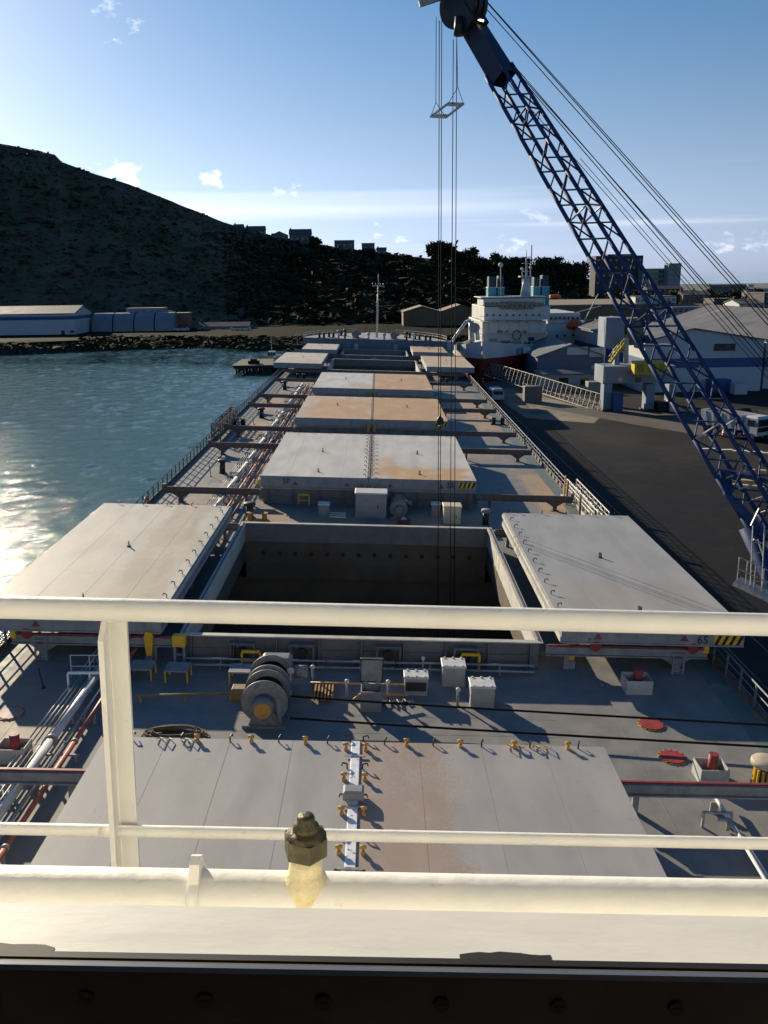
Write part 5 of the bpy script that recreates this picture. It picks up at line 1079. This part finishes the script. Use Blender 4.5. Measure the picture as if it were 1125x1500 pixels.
# ---------------- warehouses
def warehouse(name, label, u0, u1, veave, vapex, vbase, D, dep, band=None, roofover=True, win=None, z0=ZQ, wall=None, roof=None, gable=True, group=None, doors=0, uap=None):
    p0, p1 = at(u0, vbase, D), at(u1, vbase, D); x0, x1, y0, y1 = p0.x, p1.x, p0.y, p0.y+dep; ze, za = at(u0, veave, D).z, at(u0, vapex, D).z; xa = (x0+x1)/2 if uap is None else at(uap, vapex, D).x
    t = thing(name, label, 'warehouse', ((x0+x1)/2, (y0+y1)/2, z0), group); wall = wall or wallw; roof = roof or roofg
    if gable: MB().prism([(x0,z0),(x1,z0),(x1,ze),(xa,za),(x0,ze)], 'y', y0, y1).build('wall', wall, t); r = MB(); r.prism([(x0-.4,ze-.12),(xa,za+.03),(xa,za+.28),(x0-.4,ze+.12)], 'y', y0-.5, y1+.5); r.prism([(x1+.4,ze+.12),(xa,za+.28),(xa,za+.03),(x1+.4,ze-.12)], 'y', y0-.5, y1+.5); r.build('roof', roof, t)
    else: MB().prism([(y0,z0),(y1,z0),(y1,ze),((y0+y1)/2,za),(y0,ze)], 'x', x0, x1).build('wall', wall, t); r = MB(); ym = (y0+y1)/2; r.prism([(y0-.4,ze-.12),(ym,za+.03),(ym,za+.28),(y0-.4,ze+.12)], 'x', x0-.5, x1+.5); r.prism([(y1+.4,ze+.12),(ym,za+.28),(ym,za+.03),(y1+.4,ze-.12)], 'x', x0-.5, x1+.5); r.build('roof', roof, t)
    if band: za_, zb_ = at(u0, band[1], D).z, at(u0, band[0], D).z; MB().box(x0-.04, x1+.04, y0-.05, y1+.04, za_, zb_).build('band', wallb, t)
    for (a, c, va, vb, m) in (win or []): q0, q1 = at(a, vb, D), at(c, va, D); o = MB().box(q0.x, q1.x, y0-.10, y0-.055, q0.z, q1.z).build('window' if m is glassd else 'panel', m, t); MB().box(q0.x-.1, q1.x+.1, y0-.16, y0-.103, q0.z-.15, q0.z).build('sill', roofg, o)
    k = 0; xx = x0+2.5
    while xx < x1-1: MB().box(xx-.06, xx+.06, y0-.03, y0-.004, z0, ze-.3).build('rib', wall, t); xx += 2.5
    return t
warehouse('warehouse', 'big white warehouse with dark blue band and grey roof behind the portal', 941, 1114, 499, 482, 574, 174, 60, (525, 539), win=[(1040, 1071, 502, 512, glassd)], uap=1008)
warehouse('warehouse', 'long white warehouse wing with blue band turned along the quay road', 1116, 1330, 497, 462, 577, 178, 70, (523, 537))
warehouse('warehouse', 'blue grey warehouse with white upper panels beside the red ship hull', 786, 884, 522, 505, 566, 190, 40, None, win=[(828, 858, 507, 519, shipw), (861, 884, 508, 522, shipw), (865, 884, 534, 546, shipw), (816, 830, 552, 562, glassd)], wall=mat('shed blue grey', (.12,.15,.20), .65, var=.2, scale=.2), roof=mat('roof blue grey', (.13,.145,.16), .6, var=.2, scale=.2))
o = warehouse('low_shed', 'low lean-to shed in front of the blue grey warehouse', 788, 880, 548, 545, 567, 181, 5, None, win=[(818, 832, 553, 564, glassd), (850, 862, 553, 564, glassd)], gable=False, wall=mat('shed pale', (.3,.32,.34), .6, var=.2))
warehouse('shed', 'long low shed with tan roof behind the white ship', 800, 960, 447, 441, 475, 330, 22, None, gable=False, wall=shedb, roof=mat('roof tan', (.45,.36,.24), .7, var=.15))
warehouse('shed', 'brown gabled shed beside the foremast', 591, 645, 457, 449, 489, 400, 20, wall=shedb, roof=shedr, z0=-4); warehouse('shed', 'brown gabled shed next to the white ship deck crane', 646, 702, 456, 447, 489, 402, 20, wall=shedb, roof=shedr, z0=-4)
warehouse('quay_shed', 'white waterside warehouse with blue band under the dark hill', -120, 111, 462, 452, 503, 372, 24, (466, 471), z0=-4, gable=False, win=[(90, 95, 484, 491, glassd), (103, 109, 484, 487, glassd)])
# silver store tents
tent = mat('tent silver', (.20, .21, .235), .5, var=.15, scale=.3)
for k, (a, c, lb_) in enumerate([(136, 165, 'silver arched store tent next to the white waterside warehouse'), (167, 196, 'silver arched store tent, second from the white waterside warehouse'), (198, 226, 'silver arched store tent in front of the grey block'), (228, 255, 'silver arched store tent in front of the red brown block')]):
    p0, p1 = at(a, 497, 390), at(c, 497, 390); h = at(a, 475, 390).z-p0.z; t = thing('store_tent', lb_, 'tent', ((p0.x+p1.x)/2, p0.y, -4), 'silver store tents'); y0 = p0.y
    b = MB(); b.prism([(y0+7-7*cos(q*pi/10), -3.6+(h+1.5)*sin(q*pi/10)) for q in range(11)], 'x', p0.x, p1.x); b.build('shell', tent, t)
    MB().box(p0.x-.15, p0.x+.15, y0-.2, y0+14.2, -3.7, -3.0).build('base_beam', roofg, t)
for (a, c, vt, vb, lb_, m, g_) in [(187, 240, 453, 478, 'grey flat block behind the silver tents', mat('block grey', (.24,.25,.28), .7, var=.2), 'flat'), (241, 276, 460, 484, 'red brown block beside the grey flat block', mat('block red brown', (.20,.085,.055), .7, var=.2), 'flat'), (290, 365, 474, 489, 'long low grey shed by the jetty shore', mat('block blue grey', (.18,.20,.23), .7, var=.2), 'y')]:
    house(a, c, vt, vb, 398, lb_, g_, 'shore_building', m, 10, 5, 'buildings on the far shore', 2 if g_ == 'flat' else 1)
p = at(247, 457, 396); t = thing('red_tarpaulin', 'bright red crate on the red brown block roof', 'crate', tuple(p)); MB().bevbox(p.x-1.2, p.x+1.2, p.y, p.y+2, p.z-2.2, p.z+.5, .1).build('crate', mat('bright red', (.65,.12,.12), .5), t); MB().box(p.x-1.3, p.x+1.3, p.y-.1, p.y+2.1, p.z+.502, p.z+.6).build('lid', redpaint, t)
for k, u in enumerate((262, 270, 345, 352, 360)):
    p = at(u, 488 if u < 300 else 497, 386); t = thing('parked_car', 'pale car parked on the far shore', 'car', (p.x, p.y, -3.6), 'cars on the far shore'); x, y = p.x, p.y
    MB().bevbox(x-2.1, x+2.1, y, y+1.8, -3.3, -2.5, .15).build('body', shipw, t); MB().bevbox(x-1.1, x+1.3, y+.1, y+1.7, -2.5, -1.95, .25).build('cabin', glassd, t)
    for q in (-1.3, 1.3): MB().cyl((x+q,y-.03,-3.28),(x+q,y+.2,-3.28),.32,12).build('wheel', black, t)

# ---------------- piled jetty and small workboat beyond the port bow
zj = -2.6; t = thing('piled_jetty', 'timber jetty on piles beside the ship bow', 'jetty', tuple(gr(385, 548, ZW))); timb = mat('jetty timber', (.035,.03,.025), .85, var=.4, scale=.6)
J0, J1 = gr(343, 548, ZW), gr(440, 548, ZW); jx0, jx1, jy = J0.x, J1.x, J0.y
zj = at(343, 535, (RG.transposed() @ (J0-CAM)).z).z
b = MB(); b.box(jx0-.5, jx1, jy-.5, jy+20, zj-.35, zj); b.build('deck', timb, t)
me = mesh_of(MB().cyl((0,0,0),(0,0,zj-.36-(ZW-3)),.28,8), 'pile', timb)
for r in range(4):
    for k in range(9): shared('pile', me, t, tuple(Vector((jx0+.6+k*1.9+random.uniform(-.2,.2), jy+r*4.5, ZW-3))-OFF[t.name]))
for k in range(4): MB().bar((jx0+.6+k*3.8,jy-.1,ZW+.2),(jx0+3.2+k*3.8,jy-.1,zj-.5),.22,.25).build('raking_brace', timb, t)
MB().box(jx0, jx1, jy-.7, jy-.52, zj-.9, zj-.1).build('fender_beam', timb, t)
for (dx, dy, w_, h_, lb_, m) in [(5.0, 3, 3.0, .9, 'dark timber heap on the jetty', timb), (11.5, 6, 2.6, 1.6, 'white cabin box on the jetty', shipw), (13.8, 12, 1.8, 2.8, 'dark winch hut on the jetty', black)]:
    x, y = jx0+dx, jy+dy; tt = thing('jetty_load', lb_, 'load', (x, y, zj)); MB().bevbox(x-w_/2, x+w_/2, y, y+2, zj+.003, zj+h_, .1).build('body', m, tt); MB().bevbox(x-w_*.3, x+w_*.3, y+.3, y+1.5, zj+h_+.003, zj+h_+.5, .1).build('top', timb if m is black else m, tt)
for k, (u, v, D_, lb_) in enumerate([(398, 505, 262, 'small workboat with white wheelhouse moored past the jetty'), (436, 500, 290, 'second small workboat moored past the jetty')]):
    p = at(u, v+8, D_); t = thing('workboat', lb_, 'boat', (p.x, p.y, ZW)); x, y = p.x, p.y
    b = MB(); b.add([(x-2,y-5,ZW+1.4),(x+2,y-5,ZW+1.4),(x+2,y+3,ZW+1.6),(x,y+6,ZW+2.2),(x-2,y+3,ZW+1.6),(x-1.6,y-5,ZW-.3),(x+1.6,y-5,ZW-.3),(x+1.6,y+3,ZW-.3),(x,y+5,ZW-.3),(x-1.6,y+3,ZW-.3)], [(0,1,2,3,4),(0,5,6,1),(1,6,7,2),(2,7,8,3),(3,8,9,4),(4,9,5,0)]); b.build('hull', blackp, t)
    o = MB().bevbox(x-1.2, x+1.2, y-1, y+1.6, ZW+1.6, ZW+4.2, .15).build('wheelhouse', shipw, t)
    for q in (-.75, 0, .75): MB().box(x+q-.28, x+q+.28, y-1.04, y-1.005, ZW+3.0, ZW+3.8).build('window', glassd, o)
    MB().cyl((x,y,ZW+4.2),(x,y,ZW+8.5),.07,6).build('mast', pipe_w, t); MB().box(x-.9, x+.9, y-.04, y+.04, ZW+7.2, ZW+7.3).build('yard', pipe_w, t)

# ---------------- white offshore ship
D = 212.0
P = lambda u, v, d=D: at(u, v, d)
s0 = P(745, 560); t = thing('offshore_ship', 'white ship with turquoise funnels and red lower hull moored past the quay', 'ship', (s0.x, s0.y, ZW)); wship = t
sat = lambda u, v, d: atY(u, v, at(750, 470, d).y)
def sbx(u0, u1, v0, v1, d0, dep, nm, m, parent=None, bev=.12): Y = at(750, 470, d0).y; a, c = atY(u0, v1, Y), atY(u1, v0, Y); return MB().bevbox(a.x, c.x, a.y, a.y+dep, a.z, c.z, bev).build(nm, m, parent or t)
# hull: bow towards us, running away to starboard of the view
bw = sat(716, 545, 188); h0x = bw.x
x0, x1 = sat(668, 520, D).x, sat(790, 520, D).x; yb = sat(700, 520, D).y; zr = sat(700, 514, D).z
ang = Vector((.30, 1, 0)); 
def hp(w, l, z): c = Vector(((x0+x1)/2, yb, 0))+ang*l; return Vector((c.x+w, c.y, z))
hw = (x1-x0)/2
st = [(-22, .02, 2.2), (-18, .42, 1.4), (-12, .75, .7), (-5, .97, .2), (10, 1, 0), (85, 1, 0)]
b = MB(); wb = MB()
for (la, fa, ra), (lc, fc_, rc) in zip(st, st[1:]):
    for s in (-1, 1):
        b.add([hp(s*hw*fa*.8,la+(3 if la < 0 else 0),ZW-1),hp(s*hw*fc_*.8,lc+(2 if lc < 0 else 0),ZW-1),hp(s*hw*fc_,lc,zr),hp(s*hw*fa,la,zr)], [(0,1,2,3)])
        wb.add([hp(s*hw*fa*1.002,la,zr),hp(s*hw*fc_*1.002,lc,zr),hp(s*hw*fc_*1.01,lc,zr+1.6+rc),hp(s*hw*fa*1.01,la,zr+1.6+ra)], [(0,1,2,3)])
b.build('hull', shipred, t); wb.build('bulwark', shipw, t)
b = MB(); ring_ = [hp(hw*f*.99,l,zr+.3) for l, f, r in st]+[hp(-hw*f*.99,l,zr+.3) for l, f, r in reversed(st)]; b.add(ring_, [tuple(range(len(ring_)))]); b.build('main_deck', mat('ship deck', (.12,.16,.14), .7, var=.2), t)
sbx(706, 800, 470, 517, D, 30, 'lower_house', shipw); sbx(709, 806, 448, 470, D+.6, 26, 'upper_house', shipw); wheel = sbx(708, 799, 436, 448, D+.2, 12, 'wheelhouse', shipw); sbx(704, 803, 434, 436.5, D-.5, 14, 'wheelhouse_roof', shipw)
sbx(800, 880, 474, 520, D+18, 40, 'side_house', shipw); sbx(803, 850, 458, 474, D+20, 30, 'boat_deck_house', shipw); sbx(806, 822, 432, 437, D+14, 4, 'orange_canopy', orangeb)
for k in range(12): u = 711+k*7.3; sbx(u, u+5.6, 443 if k < 3 or k > 9 else 441.5, 448.5 if k < 3 or k > 9 else 453, D-.15, .2, 'window', glassd, wheel, .01)
for (u, v) in [(728, 469), (740, 469), (743, 469), (756, 469), (759, 469), (770, 469), (729, 484), (733, 484), (741, 484), (766, 484), (769, 484), (815, 490), (826, 490), (838, 489), (850, 489), (816, 503), (829, 502), (842, 501)]: sbx(u, u+3, v, v+3.4, D-.3 if u < 800 else D+17.6, .2, 'porthole', glassd, None, .01)
sbx(774, 783, 494, 505, D-.3, .4, 'door', black, None, .01)
for k in range(9): sbx(712+k*9.6, 715+k*9.6, 460, 463, D+.35, .3, 'porthole', glassd, None, .01)
for k in range(7): sbx(806+k*6.4, 809.5+k*6.4, 464, 468, D+19.6, .3, 'side_window', glassd, None, .01)
for k in range(6): sbx(715+k*15, 715.9+k*15, 471, 486, D-.05, .06, 'rust_streak', mat('rust streak', (.40,.27,.16), .7, var=.4), None, .005)
sbx(716, 728, 496, 512, D-.3, .4, 'deck_store_door', greybeam, None, .01); sbx(734, 748, 499, 512, D-.3, .4, 'deck_store_door', blackp, None, .01)
b = MB(); c_ = sat(757, 491, D-.4); b.tube([c_+Vector((1.0*cos(a), 0, 1.1*sin(a))) for a in [i*pi/8 for i in range(17)]], .12, 6); b.build('ring_emblem', blackp, t)
for v in (470, 488, 500): a, c = sat(702, v, D-1.6), sat(802, v, D-1.6); MB().cyl(a+Vector((0,0,1)), c+Vector((0,0,1)), .05, 5).build('deck_rail', shipw, t); sbx(702, 804, v, v+1.2, D-1.7, 2, 'deck_edge', shipw, None, .02)
for (u0, u1, vt, vm, vb) in [(715, 727, 405, 421, 434), (729, 739, 404, 421, 434), (781, 792, 406, 420, 434), (793, 805, 403, 420, 452)]: o = sbx(u0, u1, vm, vb, D+8, 4, 'funnel', tealm); sbx(u0+1, u1-1, vt, vm, D+8.3, 3.4, 'exhaust_casing', mat('exhaust dark', (.02,.05,.07), .6), o); sbx(u0-.3, u1+.3, vm-.6, vm+.8, D+7.9, 4.2, 'white_ring', shipw, o)
a = sat(770, 434, D+6); c = sat(771, 405, D+6); b = MB(); b.cyl(a, c, 1.3, 12, .75); b.build('mast', shipw, t); MB().cyl(c, sat(771, 366, D+6), .3, 8, .08).build('topmast', shipw, t); MB().cyl(sat(778, 405, D+6), sat(779, 359, D+6), .12, 6).build('aerial', blackp, t)
sbx(762, 780, 404, 406, D+5, 3, 'mast_platform', shipw)
for v, w_ in ((397, 8), (385, 12), (376, 16)): sbx(771-w_/2, 771+w_/2, v, v+1.2, D+6, .3, 'yard', shipw, None, .02)
for (u, v, r) in [(733.5, 388, 3.5), (765, 394, 2.4), (777, 392, 2.2)]: b = MB(); b.ball(sat(u, v, D+6), r*.165, 10, 8); b.build('radome', shipw, t); MB().cyl(sat(u, v+3, D+6), sat(u, 434, D+6), .1, 6).build('radome_post', shipw, t)
# foredeck gear
for (a_, c_, r) in [((662, 500), (683, 471), .35), ((683, 471), (690, 469), .3), ((692, 500), (690, 470), .6), ((700, 498), (698, 478), .5)]: MB().cyl(sat(*a_, D-12), sat(*c_, D-12), r, 8).build('deck_crane', shipw, t)
MB().cyl(sat(694, 480, D-13), sat(696, 480, D-10), 1.1, 16).build('hose_reel', mat('reel', (.3,.27,.25), .6), t)
for k in range(9):
    u = 660+k*14; v = 507+k*.6; a = sat(u, v+6, D-14); MB().bevbox(a.x-.8, a.x+.8, a.y, a.y+1.5, a.z, a.z+random.uniform(.8, 2.2), .1).build('deck_gear', [shipw, greybeam, galv, tealm][k%4], t)
for k in range(7): a = sat(700+k*13, 516, D-9); MB().cyl(a, a+Vector((0,0,random.uniform(1.2,2.6))), .1, 6).build('vent_post', shipw, t)
b = MB(); b.cyl(sat(838, 459, D+16), sat(880, 448, D+30), .12, 6); b.cyl(sat(856, 470, D+18), sat(876, 431, D+30), .12, 6); b.build('derrick', pipe_w, t)
for k in range(10): a = sat(806+k*9, 512-k*1.2, D+17+k*1.5); MB().box(a.x-.5, a.x+.5, a.y-.2, a.y, a.z, a.z+1.0).build('side_fitting', [greybeam, shipw][k%2], t)
for (u0, u1, lb_) in [(832, 853, 'orange enclosed lifeboat by the white superstructure'), (855, 874, 'orange enclosed lifeboat further aft on the white ship')]:
    a, c = sat(u0, 477, D+16), sat(u1, 477, D+20); tt = thing('lifeboat', lb_, 'lifeboat', tuple((a+c)/2)); m_ = (a+c)/2; b = MB(); b.ball(m_, 1, 14, 9, ((c.x-a.x)/2, 1.6, 1.15)); b.build('hull', orangeb, tt); MB().bevbox(m_.x-1.1, m_.x+.7, m_.y-.9, m_.y+.9, m_.z+.85, m_.z+1.55, .2).build('canopy', orangeb, tt)
    b = MB(); b.bar(m_+Vector((-1.4,.6,-1.4)), m_+Vector((-1.4,.6,2.0)), .2, .2); b.bar(m_+Vector((1.4,.6,-1.4)), m_+Vector((1.4,.6,2.0)), .2, .2); b.build('davit', shipw, tt)

# ---------------- trucks and timber on the quay
def truck(u, v, label, body, cab, heading, z=ZQ):
    p = gr(u, v); t = thing('tipper_truck', label, 'truck', (p.x, p.y, z), None, True, heading); t.scale = (1.12, 1.12, 1.12)
    b = MB(); L_, w = 6.2, 1.25     # cab faces local -y, tipper body behind
    b.add([(-w,0,1.2),(w,0,1.2),(w,L_,1.2),(-w,L_,1.2),(-w-.05,-.1,3.1),(w+.05,-.1,3.1),(w+.05,L_+.2,3.1),(-w-.05,L_+.2,3.1),(-w+.08,0,3.1),(w-.08,0,3.1),(w-.08,L_,3.1),(-w+.08,L_,3.1),(-w+.08,.05,1.35),(w-.08,.05,1.35),(w-.08,L_-.05,1.35),(-w+.08,L_-.05,1.35)],
      [(3,2,1,0),(0,1,5,4),(1,2,6,5),(2,3,7,6),(3,0,4,7),(4,5,9,8),(5,6,10,9),(6,7,11,10),(7,4,8,11),(8,9,13,12),(9,10,14,13),(10,11,15,14),(11,8,12,15),(12,13,14,15)]); b.build('tipper_body', body, t)
    for k in range(5): MB().box(-w-.11, -w-.045, .5+k*1.25, .62+k*1.25, 1.2, 3.0).build('body_rib', body, t)
    MB().bevbox(-1.2, 1.2, -2.3, -.3, .75, 3.1, .22).build('cab', cab, t)
    MB().box(-1.05, 1.05, -2.34, -2.305, 1.9, 2.75).build('windscreen', glassd, t)
    for s in (-1, 1):
        MB().box(s*1.205-.02, s*1.205+.02, -1.9, -.9, 1.9, 2.65).build('side_window', glassd, t); MB().box(s*1.35-.08, s*1.35+.08, -2.35, -2.25, 1.9, 2.4).build('mirror', black, t); MB().box(s*.8-.2, s*.8+.2, -2.33, -2.305, .9, 1.1).build('headlight', shipw, t)
    MB().box(-1.1, 1.1, -2.32, -2.30, 1.2, 1.75).build('grille', black, t); MB().box(-.45, .45, -2.2, L_, .7, 1.0).build('chassis', black, t)
    wm_ = mesh_of(MB().cyl((-.16,0,0),(.16,0,0),.52,16), 'tyre', black); rm_ = mesh_of(MB().cyl((-.17,0,0),(.17,0,0),.27,12), 'rim', galv)
    for y in (-1.5, 1.2, 4.0, 5.3):
        for s in (-1, 1): o = shared('wheel', wm_, t, (s*1.08, y, .52)); shared('rim', rm_, o, (0,0,0))
    return t
tk = truck(1094, 643, 'white tipper truck with an open empty body parked on the quay', wallw, shipw, radians(28)); truck(1136, 644, 'dark tipper truck parked behind the white tipper', mat('truck dark', (.05,.05,.055), .5), mat('truck grey', (.12,.13,.15), .4), radians(22))
p = gr(1062, 640); t = thing('traffic_cone', 'orange marker barrel beside the white tipper truck', 'barrel', tuple(p)); MB().lathe(p, [(.55,0),(.5,.2),(.38,1.1),(.1,1.4)], 14).build('body', orangeb, t); MB().lathe(p+Vector((0,0,.5)), [(.47,0),(.43,.25)], 14).build('band', shipw, t)
plankm = mat('new timber', (.50, .37, .17), .8, var=.25, scale=2)
for k in range(4):
    p = gr(1100+k*13, 716-k*7); t = thing('timber_baulk', 'pale timber baulk lying behind the crane boom foot', 'timber', (p.x, p.y, ZQ), 'timber on the quay', True, 1.1+.12*(k%3)); MB().bevbox(-.35, .35, -3, 3, 0, .4, .03).build('baulk', plankm, t); MB().box(-.45, .45, 2.2, 2.4, 0.4, .46).build('strap', black, t)
for (u, v, lb_) in [(727, 586, 'silver van seen past the quay side railing'), (1065, 790, None)]:
    if lb_ is None: continue
    p = gr(u, v); t = thing('parked_van', lb_, 'van', (p.x, p.y, ZQ)); x, y = p.x, p.y; MB().bevbox(x-1.1, x+1.1, y-2.4, y+2.4, ZQ+.4, ZQ+2.3, .3).build('body', mat('van silver', (.35,.42,.45), .35, metal=.3), t); MB().box(x-.9, x+.9, y-2.44, y-2.405, ZQ+1.3, ZQ+1.95).build('rear_window', glassd, t)
    for q in (-1.5, 1.5):
        for s in (-1, 1): MB().cyl((x+s*1.0,y+q,ZQ+.36),(x+s*1.15,y+q,ZQ+.36),.36,12).build('wheel', black, t)

# ---------------- town and far land to the right
for (u0, u1, vt, vb, D_, lb_, g_, nw, rows, m, dep) in [
   (871, 940, 378, 420, 620, 'dark stone block with many windows on the rise behind the boom', 'flat', 8, 4, stonem, 16), (890, 930, 373, 380, 628, 'upper storey on the dark stone block', 'flat', 5, 1, stonem, 10),
   (940, 978, 395, 416, 610, 'long pale office block beside the square tower', 'flat', 8, 3, mat('office', (.27,.27,.25), .7, var=.15), 12), (978, 996, 388, 420, 600, 'square tower with a dark cap behind the ropes', 'flat', 2, 4, mat('tower pale', (.24,.25,.25), .7, var=.1), 10),
   (930, 990, 435, 450, 330, 'pale low office beside the tan roofed shed', 'flat', 8, 2, wallw, 12), (985, 1050, 447, 458, 320, 'long blue grey low building behind the big warehouse', 'y', 8, 1, greyp, 14), (1000, 1040, 428, 441, 420, 'brown terrace behind the low harbour buildings', 'y', 6, 2, mat('brown brick', (.16,.1,.07), .8, var=.2), 12),
   (1045, 1078, 438, 449, 380, 'dark brick building beside the pale hangar', 'flat', 5, 2, mat('dark brick', (.1,.075,.06), .8, var=.2), 12), (1082, 1120, 440, 456, 300, 'pale hangar with a cream roof behind the crane ropes', 'y', 4, 1, wallw, 14), (1040, 1095, 418, 428, 700, 'row of far grey houses below the sea horizon', 'y', 9, 1, housem, 10), (1096, 1160, 424, 436, 520, 'far grey terrace at the frame of the dark trees', 'y', 8, 2, housem, 10), (948, 1000, 420, 432, 480, 'grey stone terrace below the square tower', 'y', 7, 2, stonem, 12), (1118, 1170, 430, 452, 300, 'tall grey silo block past the pale hangar', 'flat', 4, 3, stonem, 14)]:
    tt = house(u0, u1, vt, vb, D_, lb_, g_, 'town_building', m, dep, nw, 'town buildings behind the quay', rows, roof=mat('cap dark', (.05,.05,.055), .7) if 'tower' in lb_ else None)
    # stand on the ground: carry the walls down
    w_ = [c for c in tt.children if c.name.startswith('wall')][0]
    zmin = min(v.co.z for v in w_.data.vertices)
    for v_ in w_.data.vertices:
        if abs(v_.co.z-zmin) < .01: v_.co.z = min(zmin, ZQ-.5-tt.location.z)
rt = random.Random(5)
for k in range(22):
    u = 900+k*12+rt.uniform(-4, 4); D_ = rt.choice([430, 520, 610]); vt = 424+rt.uniform(-3, 6); p = at(u, 432, D_); p.z = ZQ; h = at(u, vt, D_).z-ZQ; h = max(6, h)
    tree(u, 0, D_, h, rt.uniform(9, 15), 'dark leafy tree among the town buildings', 300+k, 'trees among the town', base=p)
# low far land beyond the town, and a pale shingle strip before the sea
b = MB(); farm_ = mat('far land', (.10,.11,.10), .95, var=.3, scale=.003)
vs_, fs_2 = [], []
for i in range(40):
    u = 820+i*18
    for (D_, hz_) in ((900, -3.2), (1300, 1+2*sin(i*.9)+2*sin(i*2.3)), (1700, 2), (1900, -7.5)): p = at(u, 430, D_); vs_.append((p.x, p.y, hz_))
for i in range(39):
    for j in range(3): fs_2.append((i*4+j, (i+1)*4+j, (i+1)*4+j+1, i*4+j+1))
b.add(vs_, fs_2, True); b.build('far_land', farm_, None, 'structure')
for (u0, u1, D_, lb_) in [(1052, 1092, 1250, 'pale far sheds in front of the sea'), (1096, 1104, 1200, 'single pale far shed beside the ropes')]:
    p0, p1 = at(u0, 421, D_), at(u1, 421, D_); t = thing('far_shed', lb_, 'shed', tuple((p0+p1)/2)); zt = at(u0, 417, D_).z; MB().box(p0.x, p1.x, p0.y, p0.y+15, -3, zt-1).build('wall', shipw, t); MB().box(p0.x-.5, p1.x+.5, p0.y-.5, p0.y+15.5, zt-.99, zt).build('roof', roofg, t)

# ---------------- ship things take the ship's list and trim
bpy.context.view_layer.update()
for o in SHIP_ROOTS: o.matrix_world = SHIP @ o.matrix_world
